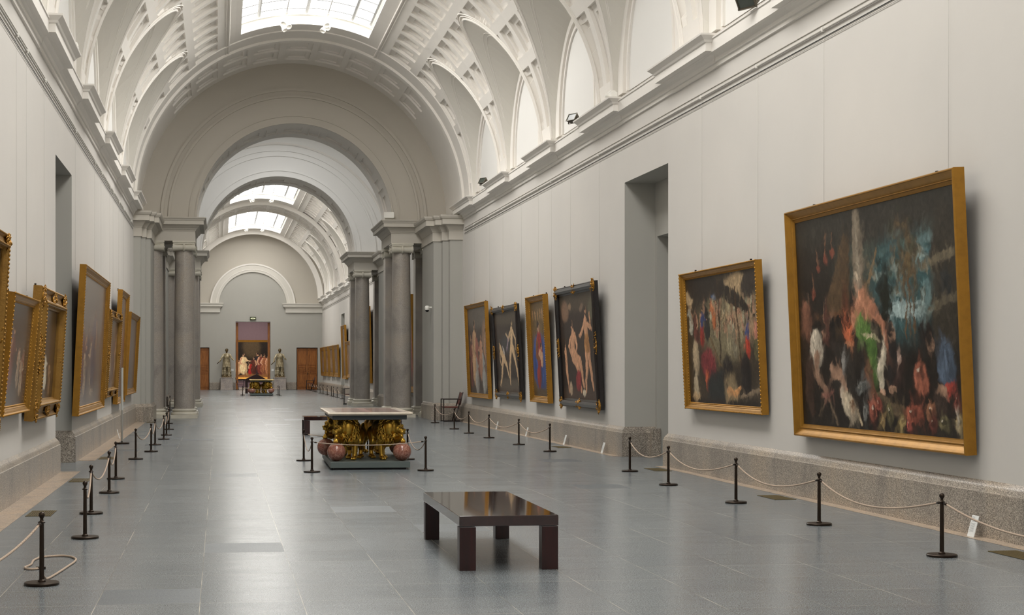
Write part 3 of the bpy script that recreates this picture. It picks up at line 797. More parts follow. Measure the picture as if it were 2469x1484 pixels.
MB().tube([(-1.43, 12.6, .012), (-1.36, 12.62, .012)], .012, 8).build('rope_end', M['bronze'], o, smooth=True)
# table barriers
TST = [(1.39, 23.67), (3.14, 23.76), (3.21, 26.67), (1.42, 26.56)]
for (x, y), n in zip(TST, ('front left', 'front right', 'rear right', 'rear left')):
    stanchion(x, y, 'bronze rope stanchion at the %s corner of the near lion table' % n, 0, 'stanchions round the near lion table')
for i, n in enumerate(('front', 'right', 'back', 'left')):
    rope(TST[i], TST[(i+1) % 4], (.05, .2, .07, .2)[i], 'thin rope on the %s side of the near lion table' % n, 'ropes round the near lion table', 0, .007)
for i, (x, y) in enumerate(((-1.85, 56.51), (-1.80, 58.11), (-1.72, 61.0))):
    stanchion(x, y, 'small distant stanchion on the left between the two arches, %s from the front' % ORD[i], 0, 'stanchions between the arches')
rope((-1.85, 56.51), (-1.80, 58.11), .14, 'short distant rope on the left between the arches, nearer one', 'ropes between the arches')
rope((-1.80, 58.11), (-1.72, 61.0), .14, 'distant rope on the left between the arches, farther one', 'ropes between the arches')
FY = [77.5, 80.8, 83.5, 85.0, 88.3, 91.9, 94.6, 98.7, 100.8, 104.1, 106.5]
for i, y in enumerate(FY): stanchion(6.05, y, 'tiny far stanchion along the right wall beyond the arches, %s from the near end' % ORD[i], 0, 'stanchions of the far gallery')
for i in range(len(FY)-1):
    if i != 2: rope((6.05, FY[i]), (6.05, FY[i+1]), .17, 'pale far rope beyond the arches, %s from the near end' % ORD[i], 'ropes of the far gallery')
FT = [(1.25, 85.9), (3.25, 85.9), (3.3, 88.9), (1.3, 88.9)]
for (x, y), n in zip(FT, ('front left', 'front right', 'rear right', 'rear left')):
    stanchion(x, y, 'tiny stanchion at the %s corner of the far lion table' % n, 0, 'stanchions round the far lion table')
for i, n in enumerate(('front', 'right', 'back', 'left')):
    rope(FT[i], FT[(i+1) % 4], .12, 'tiny rope on the %s side of the far lion table' % n, 'ropes round the far lion table', 0, .007)

# ================================================================ benches
def bench(x0, y0, wid, ln, label, h=.43, lw=.135, rz=0):
    t = thing('museum_bench', label, 'bench', (x0, y0, 0), rz, 'dark wooden benches')
    MB().box((0, 0, h-.082), (wid, ln, h)).build('bench_top', M['mahogany'], t, bevel=.004)
    for x in (0.002, wid-lw-.002):
        for y in (0.002, ln-lw-.002):
            MB().box((x, y, 0), (x+lw, y+lw, h-.088)).build('leg', M['mahogany_leg'], t, bevel=.003)
    return t
bench(1.86, 12.06, .79, 2.36, 'dark mahogany bench with a glossy top, nearest one in the foreground', lw=.13, rz=R_(-.6))
bench(1.95, 36.42, 2.3, .86, 'dark wooden bench standing behind the near lion table', lw=.14)

# ================================================================ lion tables
def locks(mb, c, r, n, seed, size=.03, cut=None, fwd=(0, 1, 0)):
    rnd = random.Random(seed); k = 0
    while k < n:
        a = rnd.uniform(0, 6.283); z = rnd.uniform(-1, 1); q = math.sqrt(1-z*z); d = Vector((q*math.cos(a), q*math.sin(a), z))
        if cut and cut(d): continue
        p = Vector((c[0]+d.x*r[0], c[1]+d.y*r[1], c[2]+d.z*r[2])); k += 1
        tdir = Vector((rnd.uniform(-.6, .6), -.5, -1)); tdir = (tdir-d*tdir.dot(d)).normalized()
        side = tdir.cross(d)*rnd.choice((-1, 1)); s = size*rnd.uniform(.7, 1.3)
        pts = [p+d*s*.1, p+tdir*s*1.1+d*s*.55, p+tdir*s*2.0+side*s*.5+d*s*.5, p+tdir*s*2.5+side*s*1.1+d*s*.15]
        mb.tube(pts, [s*.35, s*.5, s*.38, s*.12], 6)
def make_lion(parent):
    """gilt lion walking, forward +y, the head turned; left forepaw raised on a ball"""
    b = MB()
    b.ball((0, -.32, .44), (.125, .17, .155), 16, 10); b.ball((0, -.12, .45), (.125, .22, .13), 16, 10); b.ball((0, .14, .44), (.14, .20, .17), 16, 10)
    b.ball((0, -.40, .40), (.11, .12, .15), 14, 8)
    for sx, y0 in ((-1, -.30), (1, -.42)):           # hind legs: thigh, hock, paw
        b.limb([(sx*.08, y0+.02, .40), (sx*.095, y0+.10, .27), (sx*.09, y0-.03, .15), (sx*.09, y0+.0, .04)], [.105, .072, .042, .036], 12)
        b.ball((sx*.09, y0+.06, .032), (.05, .075, .032), 12, 7)
        for k in (-1, 0, 1): b.ball((sx*.09+k*.028, y0+.12, .022), (.019, .03, .022), 8, 6)
    b.limb([(.09, .14, .38), (.095, .13, .22), (.09, .15, .07), (.09, .16, .035)], [.092, .058, .044, .042], 12)   # standing foreleg
    b.ball((.09, .20, .034), (.052, .072, .034), 12, 7)
    for k in (-1, 0, 1): b.ball((.09+k*.03, .265, .024), (.019, .032, .024), 8, 6)
    b.limb([(-.09, .18, .38), (-.13, .32, .31), (-.155, .47, .33)], [.088, .058, .046], 12)                      # raised foreleg
    b.ball((-.16, .51, .32), (.05, .07, .036), 12, 7)
    for k in (-1, 0, 1): b.ball((-.16+k*.03, .57, .295), (.019, .03, .026), 8, 6)
    b.ball((0, .27, .50), (.135, .16, .16), 16, 10)
    # head
    hd = Matrix.Translation((-.11, .36, .50)) @ Matrix.Rotation(R_(34), 4, 'Z') @ Matrix.Rotation(R_(-14), 4, 'X')
    h3 = hd.to_3x3()
    def hb(p, r, n=12, m=8): q = hd @ Vector(p); b.ball(q, r, n, m, h3)
    hb((0, 0, 0), (.09, .115, .10)); hb((0, .10, -.015), (.055, .085, .05)); hb((0, .165, -.005), (.036, .035, .033)); hb((0, .19, .012), (.027, .02, .018))
    hb((0, .12, -.085), (.036, .062, .022)); hb((0, .155, -.10), (.026, .025, .028))
    for s in (-1, 1):
        hb((s*.042, .085, .05), (.03, .032, .02)); hb((s*.05, .055, .0), (.038, .05, .045)); hb((s*.028, .15, -.035), (.028, .04, .026)); hb((s*.085, -.02, .085), (.028, .018, .032))
    b.tube(spline([(0, -.50, .42), (.03, -.58, .34), (.06, -.56, .20), (.09, -.50, .08), (.12, -.42, .04)], 5), .017, 8); b.ball((.13, -.38, .04), (.03, .05, .028))
    body = remeshed(b, 'lion', M['gold_bronze'], parent, .0085, 3)
    mn = MB()
    mn.ball((-.01, .27, .50), (.14, .13, .165), 16, 10); mn.ball((0, .20, .42), (.145, .16, .17), 16, 10)
    locks(mn, (-.01, .25, .50), (.158, .16, .185), 230, 3, .03, lambda d: d.y > .72)
    locks(mn, (0, .19, .41), (.16, .18, .18), 190, 5, .03, lambda d: d.y < -.6)
    mn.ball((-.07, .31, .52), (.125, .105, .13), 14, 9); locks(mn, (-.075, .31, .52), (.135, .12, .145), 150, 8, .026, lambda d: d.y-d.x*.5 > .45)
    remeshed(mn, 'mane', M['gold_bronze'], body, .0052, 1)
    e = MB()
    for s in (-1, 1): e.ball(hd @ Vector((s*.043, .112, .028)), .011, 8, 6)
    e.build('eye', M['gold_dark'], body, smooth=True)
    return body
def top_material():
    n = NT('inlaid_stone_top'); v = n.coord()
    sp = n.new('ShaderNodeSeparateXYZ'); n.link(v, sp.inputs[0])
    ax = n.math('ABSOLUTE', sp.outputs[0]); ay = n.math('ABSOLUTE', sp.outputs[1])
    bx = n.math('GREATER_THAN', ax, .52); by = n.math('GREATER_THAN', ay, 1.22); brd = n.math('MAXIMUM', bx, by)
    ck = n.new('ShaderNodeTexChecker'); n.link(v, ck.inputs[0]); ck.inputs['Scale'].default_value = 3.2
    ck.inputs[1].default_value = (*S(150, 110, 96), 1); ck.inputs[2].default_value = (*S(120, 112, 116), 1)
    vn = n.noise(v, 7, 5, .6, 1.5)
    inner = n.mix(.65, ck.outputs[0], n.ramp(vn, [(.35, S(104, 92, 92)), (.5, S(176, 150, 138)), (.65, S(150, 96, 78))]))
    band = n.math('MULTIPLY', n.math('LESS_THAN', ax, .06), 1)
    inner = n.mix(band, inner, S(190, 150, 140))
    return n.set(n.mix(brd, inner, S(216, 204, 190)), .14, 0, .6)
M['inlay'] = top_material()
M['top_edge'] = plain('cream_marble_edge', S(222, 208, 188), .25, var=.12, nscale=7)
M['gilt_edge'] = gold('gilt_table_edge', S(232, 204, 130), S(190, 150, 70), .3)
def lion_table(label, loc, rz=0):
    t = thing('lion_table', label, 'table', loc, rz, 'gilt lion tables')
    W, L = 1.24, 2.86
    MB().box((-W/2, -L/2, .03), (W/2, L/2, .125)).build('plinth_slab', M['grey_paint'], t, bevel=.004)
    MB().box((-W/2+.06, -L/2+.06, 0), (W/2-.06, L/2-.06, .031)).build('recessed_base', M['black'], t)
    MB().box((-.58, -1.3, .775), (.58, 1.3, .845)).build('apron', M['grey_side'], t, bevel=.003)
    tp = MB().box((-.64, -1.4, .868), (.64, 1.4, .89)); tt = tp.build('tabletop', M['inlay'], t, bevel=.006)
    ed = MB(); ed.sweep([(0, .845), (.0, .85), (.015, .858), (.022, .872), (.018, .888), (0, .8905), (-.02, .8905), (-.02, .845)], [(-.64, -1.4), (.64, -1.4), (.64, 1.4), (-.64, 1.4)], closed=True, flip=-1)
    ed.box((-.63, -1.39, .845), (.63, 1.39, .868)); ed.build('edge_moulding', M['top_edge'], t, smooth=True, auto=40)
    MB().lathe([(.012, .125), (.012, .78)], 10, Matrix.Translation((.16, 1.36, 0))).build('support_rod', M['bronze'], t, smooth=True, auto=40)
    lion = make_lion(t) if not lion_src else None
    if lion: lion_src.append(lion); base = lion
    else:
        base = lion_src[0].copy(); COL.objects.link(base); base.parent = t
        for ch in lion_src[0].children: c = ch.copy(); COL.objects.link(c); c.parent = base
    spots = [(-.26, -.80, 165, -1), (.26, -.80, -165, 1), (-.30, .66, 157, -1), (.30, .92, -157, 1)]
    for i, (x, y, a, mx) in enumerate(spots):
        o = base
        if i:
            o = base.copy(); COL.objects.link(o); o.parent = t
            for ch in base.children: c = ch.copy(); COL.objects.link(c); c.parent = o
        o.location = (x, y, .125); o.rotation_euler = (0, 0, R_(a)); o.scale = (mx*.9, .86, 1.04)
        sx = -1 if x < 0 else 1
        d = Matrix.Rotation(o.rotation_euler.z, 3, 'Z') @ Vector((-.16*o.scale.x, .52*.86, 0))
        bx, by = x+d.x, y+d.y
        bl = MB().ball((bx, by, .125+.145), .145, 32, 20).build('marble_ball', M['marble_red'], t, smooth=True)
    return t
lion_src = []
lion_table('table with an inlaid stone top carried by four gilt lions, near one', (2.35, 25.52, 0), R_(-1.2))
t2 = lion_table('table with a gilt edge carried by gilt lions, far one before the end wall', (2.32, 87.9, 0))
for ch in t2.children:
    if ch.name.startswith('edge_moulding'): ch.data = ch.data.copy(); ch.data.materials[0] = M['gilt_edge']

# ================================================================ chairs
def make_chair():
    """museum attendant's chair, facing -x"""
    t = thing('attendant_chair', '', 'chair')
    s = .022
    MB().box((-.22, -.25, .40), (.22, .25, .44)).build('seat', M['chair_leather'], t, bevel=.012)
    bk = MB().box((-.015, -.25, 0), (.015, .25, .36)); o = bk.build('backrest', M['chair_leather'], t, bevel=.01); o.location = (.25, 0, .49); o.rotation_euler.y = R_(12)
    for sy in (-1, 1):
        y = sy*.27
        MB().box((-.255, y-s/2, 0), (-.225, y+s/2, .66)).build('front_leg', M['chair_wood'], t, bevel=.003)
        MB().box((-.255, y-s/2, .64), (.27, y+s/2, .665)).build('armrest', M['chair_wood'], t, bevel=.003)
        MB().tube([(.10, y, .02), (.185, y, .42)], .016, 8).build('back_leg', M['chair_wood'], t, smooth=True)
        MB().tube([(.185, y, .38), (.33, y, .86)], .016, 8).build('back_post', M['chair_wood'], t, smooth=True)
        MB().box((-.255, y-s/2, 0), (.33, y+s/2, .025)).build('runner', M['chair_wood'], t, bevel=.003)
    return t
ch0 = make_chair(); ch0.location = (6.70, 45.15, 0); tag(ch0, 'attendant chair with red leather seat against the right wall before the near columns', 'chair', 'attendant chairs')
for loc, rz, lb in (((5.55, 66.9, 0), 0, 'attendant chair with red seat standing just behind the far columns'), ((6.25, 108.6, 0), 0, 'tiny attendant chair by the oak door on the right of the end wall'), ((1.42, 108.6, 0), R_(180), 'tiny dark chair beside the end doorway, left of the far lion table'), ((6.52, 57.3, 0), R_(10), 'attendant chair between the arches on the right, mostly hidden by a person')):
    c = copy_tree(ch0); c.location = loc; c.rotation_euler.z = rz; tag(c, lb, 'chair', 'attendant chairs')
o = MB().box((5.2, 65.98, 0), (6.66, 66.06, .05)).build('floor_rail', M['black'], None); tag(o, 'low black rail lying on the floor in front of the far columns', 'rail')
# dark peaked desk behind the far table
t = thing('peaked_desk', 'dark wooden desk with a peaked top behind the far lion table', 'desk', (1.55, 94.6, 0))
MB().add([(0, 0, .86), (1.25, 0, .86), (.66, 0, 1.16), (0, .6, .86), (1.25, .6, .86), (.66, .6, 1.16)], [(0, 1, 2), (3, 5, 4), (0, 2, 5, 3), (1, 4, 5, 2), (0, 3, 4, 1)]).build('peaked_top', M['mahogany_leg'], t)
MB().box((0, 0, .66), (1.25, .6, .86)).build('desk_body', M['mahogany_leg'], t)
for x in (0, 1.10):
    for y in (0, .45): MB().box((x, y, 0), (x+.15, y+.15, .66)).build('leg', M['mahogany_leg'], t)
# ================================================================ paintings
import numpy as np
class Paint:
    """a small brush engine: soft strokes of colour laid on a grid, later carried by the canvas mesh as a colour attribute"""
    def __init__(s, asp, ny, base, seed=1, tex=.25):
        s.a = asp; s.ny = ny; s.nx = max(24, int(ny*asp)); s.r = np.random.RandomState(seed)
        s.Y, s.X = np.mgrid[0:s.ny, 0:s.nx]; s.X = (s.X+.5)/s.nx*asp; s.Y = (s.Y+.5)/s.ny
        s.im = np.ones((s.ny, s.nx, 3))*np.array(base)
        s.im *= (1+tex*(s.fbm(5)-.5)*2)[..., None]
    def fbm(s, f0, octs=4, sx=1.0):
        out = np.zeros((s.ny, s.nx)); amp = 1; tot = 0
        for o in range(octs):
            gx, gy = max(2, int(f0*sx*2**o))+1, max(2, int(f0*2**o))+1
            g = s.r.rand(gy, gx); fx = s.X/s.a*(gx-1.001); fy = s.Y*(gy-1.001); ix = fx.astype(int); iy = fy.astype(int); fx = fx-ix; fy = fy-iy
            fx = fx*fx*(3-2*fx); fy = fy*fy*(3-2*fy); ix1 = np.minimum(ix+1, gx-1); iy1 = np.minimum(iy+1, gy-1)
            out += amp*((g[iy, ix]*(1-fx)+g[iy, ix1]*fx)*(1-fy)+(g[iy1, ix]*(1-fx)+g[iy1, ix1]*fx)*fy); tot += amp; amp *= .5
        return out/tot
    def lay(s, m, c, y0=0, x0=0):
        h, w = m.shape; v = s.im[y0:y0+h, x0:x0+w]; v += (np.array(c)-v)*m[..., None]
    def win(s, x0, x1, y0, y1):
        i0 = max(0, int(x0/s.a*s.nx)-1); i1 = min(s.nx, int(x1/s.a*s.nx)+2); j0 = max(0, int(y0*s.ny)-1); j1 = min(s.ny, int(y1*s.ny)+2)
        return i0, i1, j0, j1
    def dab(s, u, v, ru, rv, dg, c, soft=.4, al=1.0, shade=0):
        """ellipse; u in 0..1 across, radii in canvas-height units (ru is multiplied by the aspect)"""
        x = u*s.a; rx = ru*s.a; R = max(rx, rv)*1.5
        i0, i1, j0, j1 = s.win(x-R, x+R, v-R, v+R)
        if i1 <= i0 or j1 <= j0: return
        X = s.X[j0:j1, i0:i1]-x; Y = s.Y[j0:j1, i0:i1]-v; t = math.radians(dg); p = (X*math.cos(t)+Y*math.sin(t))/rx; q = (-X*math.sin(t)+Y*math.cos(t))/rv
        d = np.sqrt(p*p+q*q); m = np.clip((1+soft*.5-d)/soft, 0, 1); m = m*m*(3-2*m)*al
        col = np.ones(m.shape+(3,))*np.array(c)
        if shade: col = col*(1+shade*np.clip(q*.5-p*.7, -1, 1))[..., None]
        vv = s.im[j0:j1, i0:i1]; vv += (col-vv)*m[..., None]
    def limb(s, pts, w0, w1, c, soft=.35, shade=.35):
        n = len(pts)-1
        for k in range(n):
            (xa, ya), (xb, yb) = [(p[0]*s.a, p[1]) for p in (pts[k], pts[k+1])]
            ra = w0+(w1-w0)*k/n; rb = w0+(w1-w0)*(k+1)/n; R = max(ra, rb)*1.6
            i0, i1, j0, j1 = s.win(min(xa, xb)-R, max(xa, xb)+R, min(ya, yb)-R, max(ya, yb)+R)
            if i1 <= i0 or j1 <= j0: continue
            X = s.X[j0:j1, i0:i1]; Y = s.Y[j0:j1, i0:i1]; dx, dy = xb-xa, yb-ya; L = dx*dx+dy*dy+1e-9
            t = np.clip(((X-xa)*dx+(Y-ya)*dy)/L, 0, 1); px = X-xa-t*dx; py = Y-ya-t*dy; rr = ra+(rb-ra)*t
            d = np.sqrt(px*px+py*py)/rr; m = np.clip((1+soft*.5-d)/soft, 0, 1); side = np.clip((-px*.7+py*.5)/rr, -1, 1)
            vv = s.im[j0:j1, i0:i1]; vv += (np.array(c)*(1+shade*side)[..., None]-vv)*m[..., None]
    def head(s, u, v, r, c, hair=(.03, .02, .015), turn=1):
        s.dab(u, v, r*.85/s.a, r*1.1, 0, c, .3, 1, .4); s.dab(u-turn*.3*r/s.a, v+r*.4, r*.85/s.a, r*.75, 0, hair, .5)
        s.dab(u+turn*.25*r/s.a, v+.05*r, r*.35/s.a, r*.12, 0, tuple(x*.45 for x in c), .6, .7); s.dab(u+turn*.35*r/s.a, v-.45*r, r*.3/s.a, r*.1, 0, tuple(x*.5 for x in c), .6, .6)
    def cloth(s, u, v, w, h, dg, c, n=12):
        s.dab(u, v, w/s.a, h, dg, c, .3, 1, .4); t = math.radians(dg)
        for k in range(n):
            q = s.r.uniform(-.8, .8); l = h*s.r.uniform(.3, .8); o = s.r.uniform(-.3, .3)*h; f = s.r.choice([.45, .6, 1.35, 1.7])
            cx, cy = u+(q*w*math.cos(t)-o*math.sin(t))/s.a, v+q*w*math.sin(t)+o*math.cos(t)
            s.dab(cx, cy, w*.09/s.a, l, dg+s.r.uniform(-14, 14), tuple(min(1, x*f) for x in c), .8, .6)
    def person(s, u, v, h, robe, sk, lean=0, turn=1, robe2=None, legs=False):
        """a generic upright figure, h tall, its foot at v"""
        a = s.a; t = math.radians(lean); sx = -math.sin(t)*h/a
        if legs:
            s.limb([(u-.03*h/a, v+.5*h), (u-.08*h/a, v+.25*h), (u-.09*h/a, v)], .055*h, .03*h, sk); s.limb([(u+.03*h/a, v+.5*h), (u+.07*h/a, v+.27*h), (u+.14*h/a, v+.03*h)], .055*h, .03*h, sk)
            s.limb([(u, v+.5*h), (u+sx*.5, v+.78*h)], .085*h, .095*h, sk)
        else:
            s.cloth(u, v+.28*h, .17*h, .30*h, lean*.4, robe); s.cloth(u+sx*.4, v+.64*h, .13*h, .19*h, lean, robe2 or robe, 8)
        s.limb([(u+sx*.5+turn*.08*h/a, v+.76*h), (u+sx*.4+turn*.18*h/a, v+.60*h), (u+sx*.4+turn*.28*h/a, v+.62*h)], .04*h, .024*h, sk if legs else (robe2 or robe)); s.dab(u+sx*.4+turn*.29*h/a, v+.62*h, .026*h/a, .024*h, 0, sk, .4)
        s.limb([(u+sx*.5-turn*.08*h/a, v+.76*h), (u+sx*.3-turn*.15*h/a, v+.58*h), (u+sx*.3-turn*.08*h/a, v+.47*h)], .04*h, .024*h, sk)
        s.head(u+sx*.75, v+.91*h, .062*h, sk, turn=turn)
    def strokes(s, n, size=.012, lo=.7, hi=1.4, al=.5, vert=0):
        for k in range(n):
            u, v = s.r.rand(), s.r.rand(); i, j = min(s.nx-1, int(u*s.nx)), min(s.ny-1, int(v*s.ny)); c = s.im[j, i]*s.r.uniform(lo, hi)
            q = size*s.r.uniform(.5, 1.5); s.dab(u, v, q*.4/s.a, q*1.6, s.r.uniform(-60, 60) if not vert else s.r.uniform(-8, 8), c, .7, al)
    def warp(s, a=.0075, f=11):
        for am, fr_ in ((a, f), (a*.45, f*4)):
            dx = (s.fbm(fr_, 3, s.a)-.5)*am*6; dy = (s.fbm(fr_, 3, s.a)-.5)*am*6
            j = np.clip((s.Y+dy)*s.ny, 0, s.ny-1).astype(int); i = np.clip((s.X+dx)/s.a*s.nx, 0, s.nx-1).astype(int)
            s.im = s.im[j, i]
        q = s.fbm(60, 2, s.a)-.5; s.im = s.im*(1+.5*q)[..., None]
    def mat(s, name, rough=.36):
        s.warp()
        n = NT(name); at = n.new('ShaderNodeAttribute'); at.attribute_name = 'paint'
        w = n.noise(n.coord('Object'), 160, 3); c = n.mix(1.0, at.outputs['Color'], n.ramp(w, [(.3, (.86,)*3), (.7, (1.1,)*3)]), 'MULTIPLY')
        n.bump(n.noise(n.coord('Object'), 60, 4), .12, .004)
        n.set(c, rough, 0, .22); return (n.m, s)
def skin(f=1): return S(196*f, 150*f, 118*f)
def painting(side, ya, yb, za, zb, label, cm, style='gold', fw=.16, fd=.11, tilt=.09, wires=True, inner=None, x_wall=None):
    """ya < yb along the wall; local frame: x to the right seen from the room, y up, z out of the wall"""
    xw = XR if side > 0 else XL
    t = thing('painting', label, 'painting', (0, 0, 0), 0, None)
    W, H = yb-ya, zb-za; ang = math.atan2(tilt, H)
    if side > 0: B = Matrix(((0, 0, -1), (-1, 0, 0), (0, 1, 0)))       # looking at the right wall, right = nearer = -Y
    else: B = Matrix(((0, 0, 1), (1, 0, 0), (0, 1, 0)))
    Rm = (B @ Matrix.Rotation(ang, 3, 'X')).to_4x4()
    t.matrix_world = Matrix.Translation((xw-.03*side, (ya+yb)/2, za)) @ Rm
    # frame: profile (in from the outer edge, out of the wall)
    pr = {'gold': [(0, 0), (0, fd*.92), (fw*.08, fd), (fw*.2, fd*.98), (fw*.27, fd*.84), (fw*.45, fd*.74), (fw*.62, fd*.6), (fw*.7, fd*.62), (fw*.74, fd*.55), (fw*.86, fd*.42), (fw*.93, fd*.44), (fw, fd*.34), (fw, 0)],
          'plain': [(0, 0), (0, fd*.9), (fw*.06, fd), (fw*.13, fd), (fw*.16, fd*.92), (fw*.3, fd*.80), (fw*.5, fd*.60), (fw*.62, fd*.52), (fw*.66, fd*.58), (fw*.72, fd*.58), (fw*.76, fd*.46), (fw*.92, fd*.38), (fw, fd*.36), (fw, 0)],
          'black': [(0, 0), (0, fd*.6), (fw*.06, fd*.72), (fw*.14, fd*.72), (fw*.2, fd*.86), (fw*.5, fd), (fw*.78, fd*.8), (fw*.82, fd*.5), (fw, fd*.4), (fw, 0)],
          'ornate': [(0, 0), (0, fd*.6), (fw*.05, fd*.7), (fw*.12, fd*.7), (fw*.3, fd*.5), (fw*.6, fd*.62), (fw*.7, fd*.95), (fw*.8, fd), (fw*.86, fd*.9), (fw*.92, fd*.5), (fw, fd*.42), (fw, 0)]}[style]
    c4 = [(-W/2, 0), (W/2, 0), (W/2, H), (-W/2, H)]
    fm = MB(); sg = ((1, 1), (-1, 1), (-1, -1), (1, -1))
    for (cx_, cy_), (dx, dy) in zip(c4, sg):
        for o, z in pr: fm.v.append((cx_+dx*o, cy_+dy*o, z))
    k = len(pr)
    for i in range(4):
        j = (i+1) % 4
        for q in range(k-1): fm.f.append((i*k+q, j*k+q, j*k+q+1, i*k+q+1))
    fmat = M['black_frame'] if style == 'black' else (M['gold_dark'] if style == 'ornate' else M['gold'])
    fr = fm.build('frame', fmat, t)
    fr.location = (0, 0, 0)
    iw, ih = W/2-fw*.97, H-fw*1.94
    pm_, pt = cm; nx, ny = pt.nx, pt.ny
    gx = np.linspace(-iw, iw, nx); gy = np.linspace(fw*.97, H-fw*.97, ny); GX, GY = np.meshgrid(gx, gy)
    co = np.stack([GX.ravel(), GY.ravel(), np.full(nx*ny, fd*.3)], 1)
    i, j = np.meshgrid(np.arange(nx-1), np.arange(ny-1)); q0 = (j*nx+i).ravel()
    fc = np.stack([q0, q0+1, q0+1+nx, q0+nx], 1)
    me = bpy.data.meshes.new('canvas'); me.from_pydata(co.tolist(), [], fc.tolist())
    ca = me.color_attributes.new('paint', 'FLOAT_COLOR', 'POINT'); rgba = np.ones((nx*ny, 4), dtype=np.float32); rgba[:, :3] = np.clip(pt.im, 0.002, 1).reshape(-1, 3)
    ca.data.foreach_set('color', rgba.ravel()); me.update()
    me.materials.append(pm_); c = bpy.data.objects.new('canvas', me); COL.objects.link(c); c.parent = t
    # carving along the rails: beads in gold, leaf clusters on the dark frames
    rnd = random.Random(int(ya*100))
    if style in ('gold', 'ornate'):
        for (ofs, z, r, st_) in (((fw*.10, fd*.96, .012, .05), (fw*.90, fd*.44, .009, .04)) if style == 'gold' else ((fw*.10, fd*.7, .012, .04), (fw*.78, fd*.98, .014, .045))):
            bd = MB()
            for (p, q) in (((-W/2+ofs, ofs), (W/2-ofs, ofs)), ((-W/2+ofs, H-ofs), (W/2-ofs, H-ofs)), ((-W/2+ofs, ofs), (-W/2+ofs, H-ofs)), ((W/2-ofs, ofs), (W/2-ofs, H-ofs))):
                d = math.hypot(q[0]-p[0], q[1]-p[1]); m = max(4, int(d/st_))
                for i in range(m+1):
                    s = i/m; along_x = abs(q[0]-p[0]) > 0.01
                    if i == 0: bd.tube([(p[0], p[1], z-r*.3), (q[0], q[1], z-r*.3)], r*.55, 5)
                    bd.ball((p[0]+(q[0]-p[0])*s, p[1]+(q[1]-p[1])*s, z), (r*1.5 if along_x else r, r if along_x else r*1.5, r), 6, 4)
            bd.build('beading', M['gold'] if style == 'gold' else M['gold_dark'], t, smooth=True)
    def cluster(cx_, cy_, sx, sy, nm, n=34, mat=None):
        ob = MB(); ob.ball((cx_, cy_, fd*.70), (sx*.98, sy*.98, .022), 14, 6)
        for i in range(n):
            a = rnd.uniform(0, 6.28); r = math.sqrt(rnd.random()); px, py = cx_+sx*r*math.cos(a), cy_+sy*r*math.sin(a)
            s = rnd.uniform(.016, .030)*(1.2-.5*r); b = rnd.uniform(0, 6.28)
            ob.tube([(px, py, fd*.72), (px+s*math.cos(b), py+s*math.sin(b), fd*.72+s*.9), (px+s*1.8*math.cos(b+.7), py+s*1.8*math.sin(b+.7), fd*.72+s*.5), (px+s*2.2*math.cos(b+1.5), py+s*2.2*math.sin(b+1.5), fd*.72)], [s*.5, s*.55, s*.4, s*.15], 6)
        ob.build(nm, mat or M['gold'], t, smooth=True)
    if style in ('black', 'ornate'):
        q = fw*.5; big = 1.0 if style == 'black' else .62
        for sx in (-1, 1):
            for sy in (0, 1): cluster(sx*(W/2-q), q if not sy else H-q, fw*.8*big, fw*.8*big, 'corner_ornament')
            cluster(sx*(W/2-q), H/2, fw*.5*big, fw*1.5*big, 'side_ornament')
        for sy in (0, 1): cluster(0, q if not sy else H-q, fw*1.3*big, fw*.5*big, 'rail_ornament')
    if inner: cluster(0, H-fw*.5, fw*1.0, fw*.4, 'rail_ornament')
    if wires:
        for s in (-.36, .36):
            yy = (ya+yb)/2 - s*W*side; top = Vector((xw-.012*side, yy, 5.6)); bot = Vector((xw-(.03+tilt*.8)*side, yy, zb+.0))
            o = MB().tube([Vector((xw-.012*side, yy, zb-.06)), top], .0014, 5).build('hanging_wire', M['wire'], None, smooth=True)
            o.parent = t; o.matrix_parent_inverse = t.matrix_world.inverted()
            hk = MB().box((xw-.045 if side > 0 else xw, yy-.011, 5.595), (xw if side > 0 else xw+.045, yy+.011, 5.65)).build('rail_hook', M['white_metal'], None, bevel=.004)
            hk.parent = t; hk.matrix_parent_inverse = t.matrix_world.inverted()
            br = MB().box((bot.x-.012, yy-.012, zb-.03), (bot.x+.012, yy+.012, zb+.035)).build('frame_bracket', M['bronze'], None)
            br.parent = t; br.matrix_parent_inverse = t.matrix_world.inverted()
    return t
dk = S(52, 42, 36)

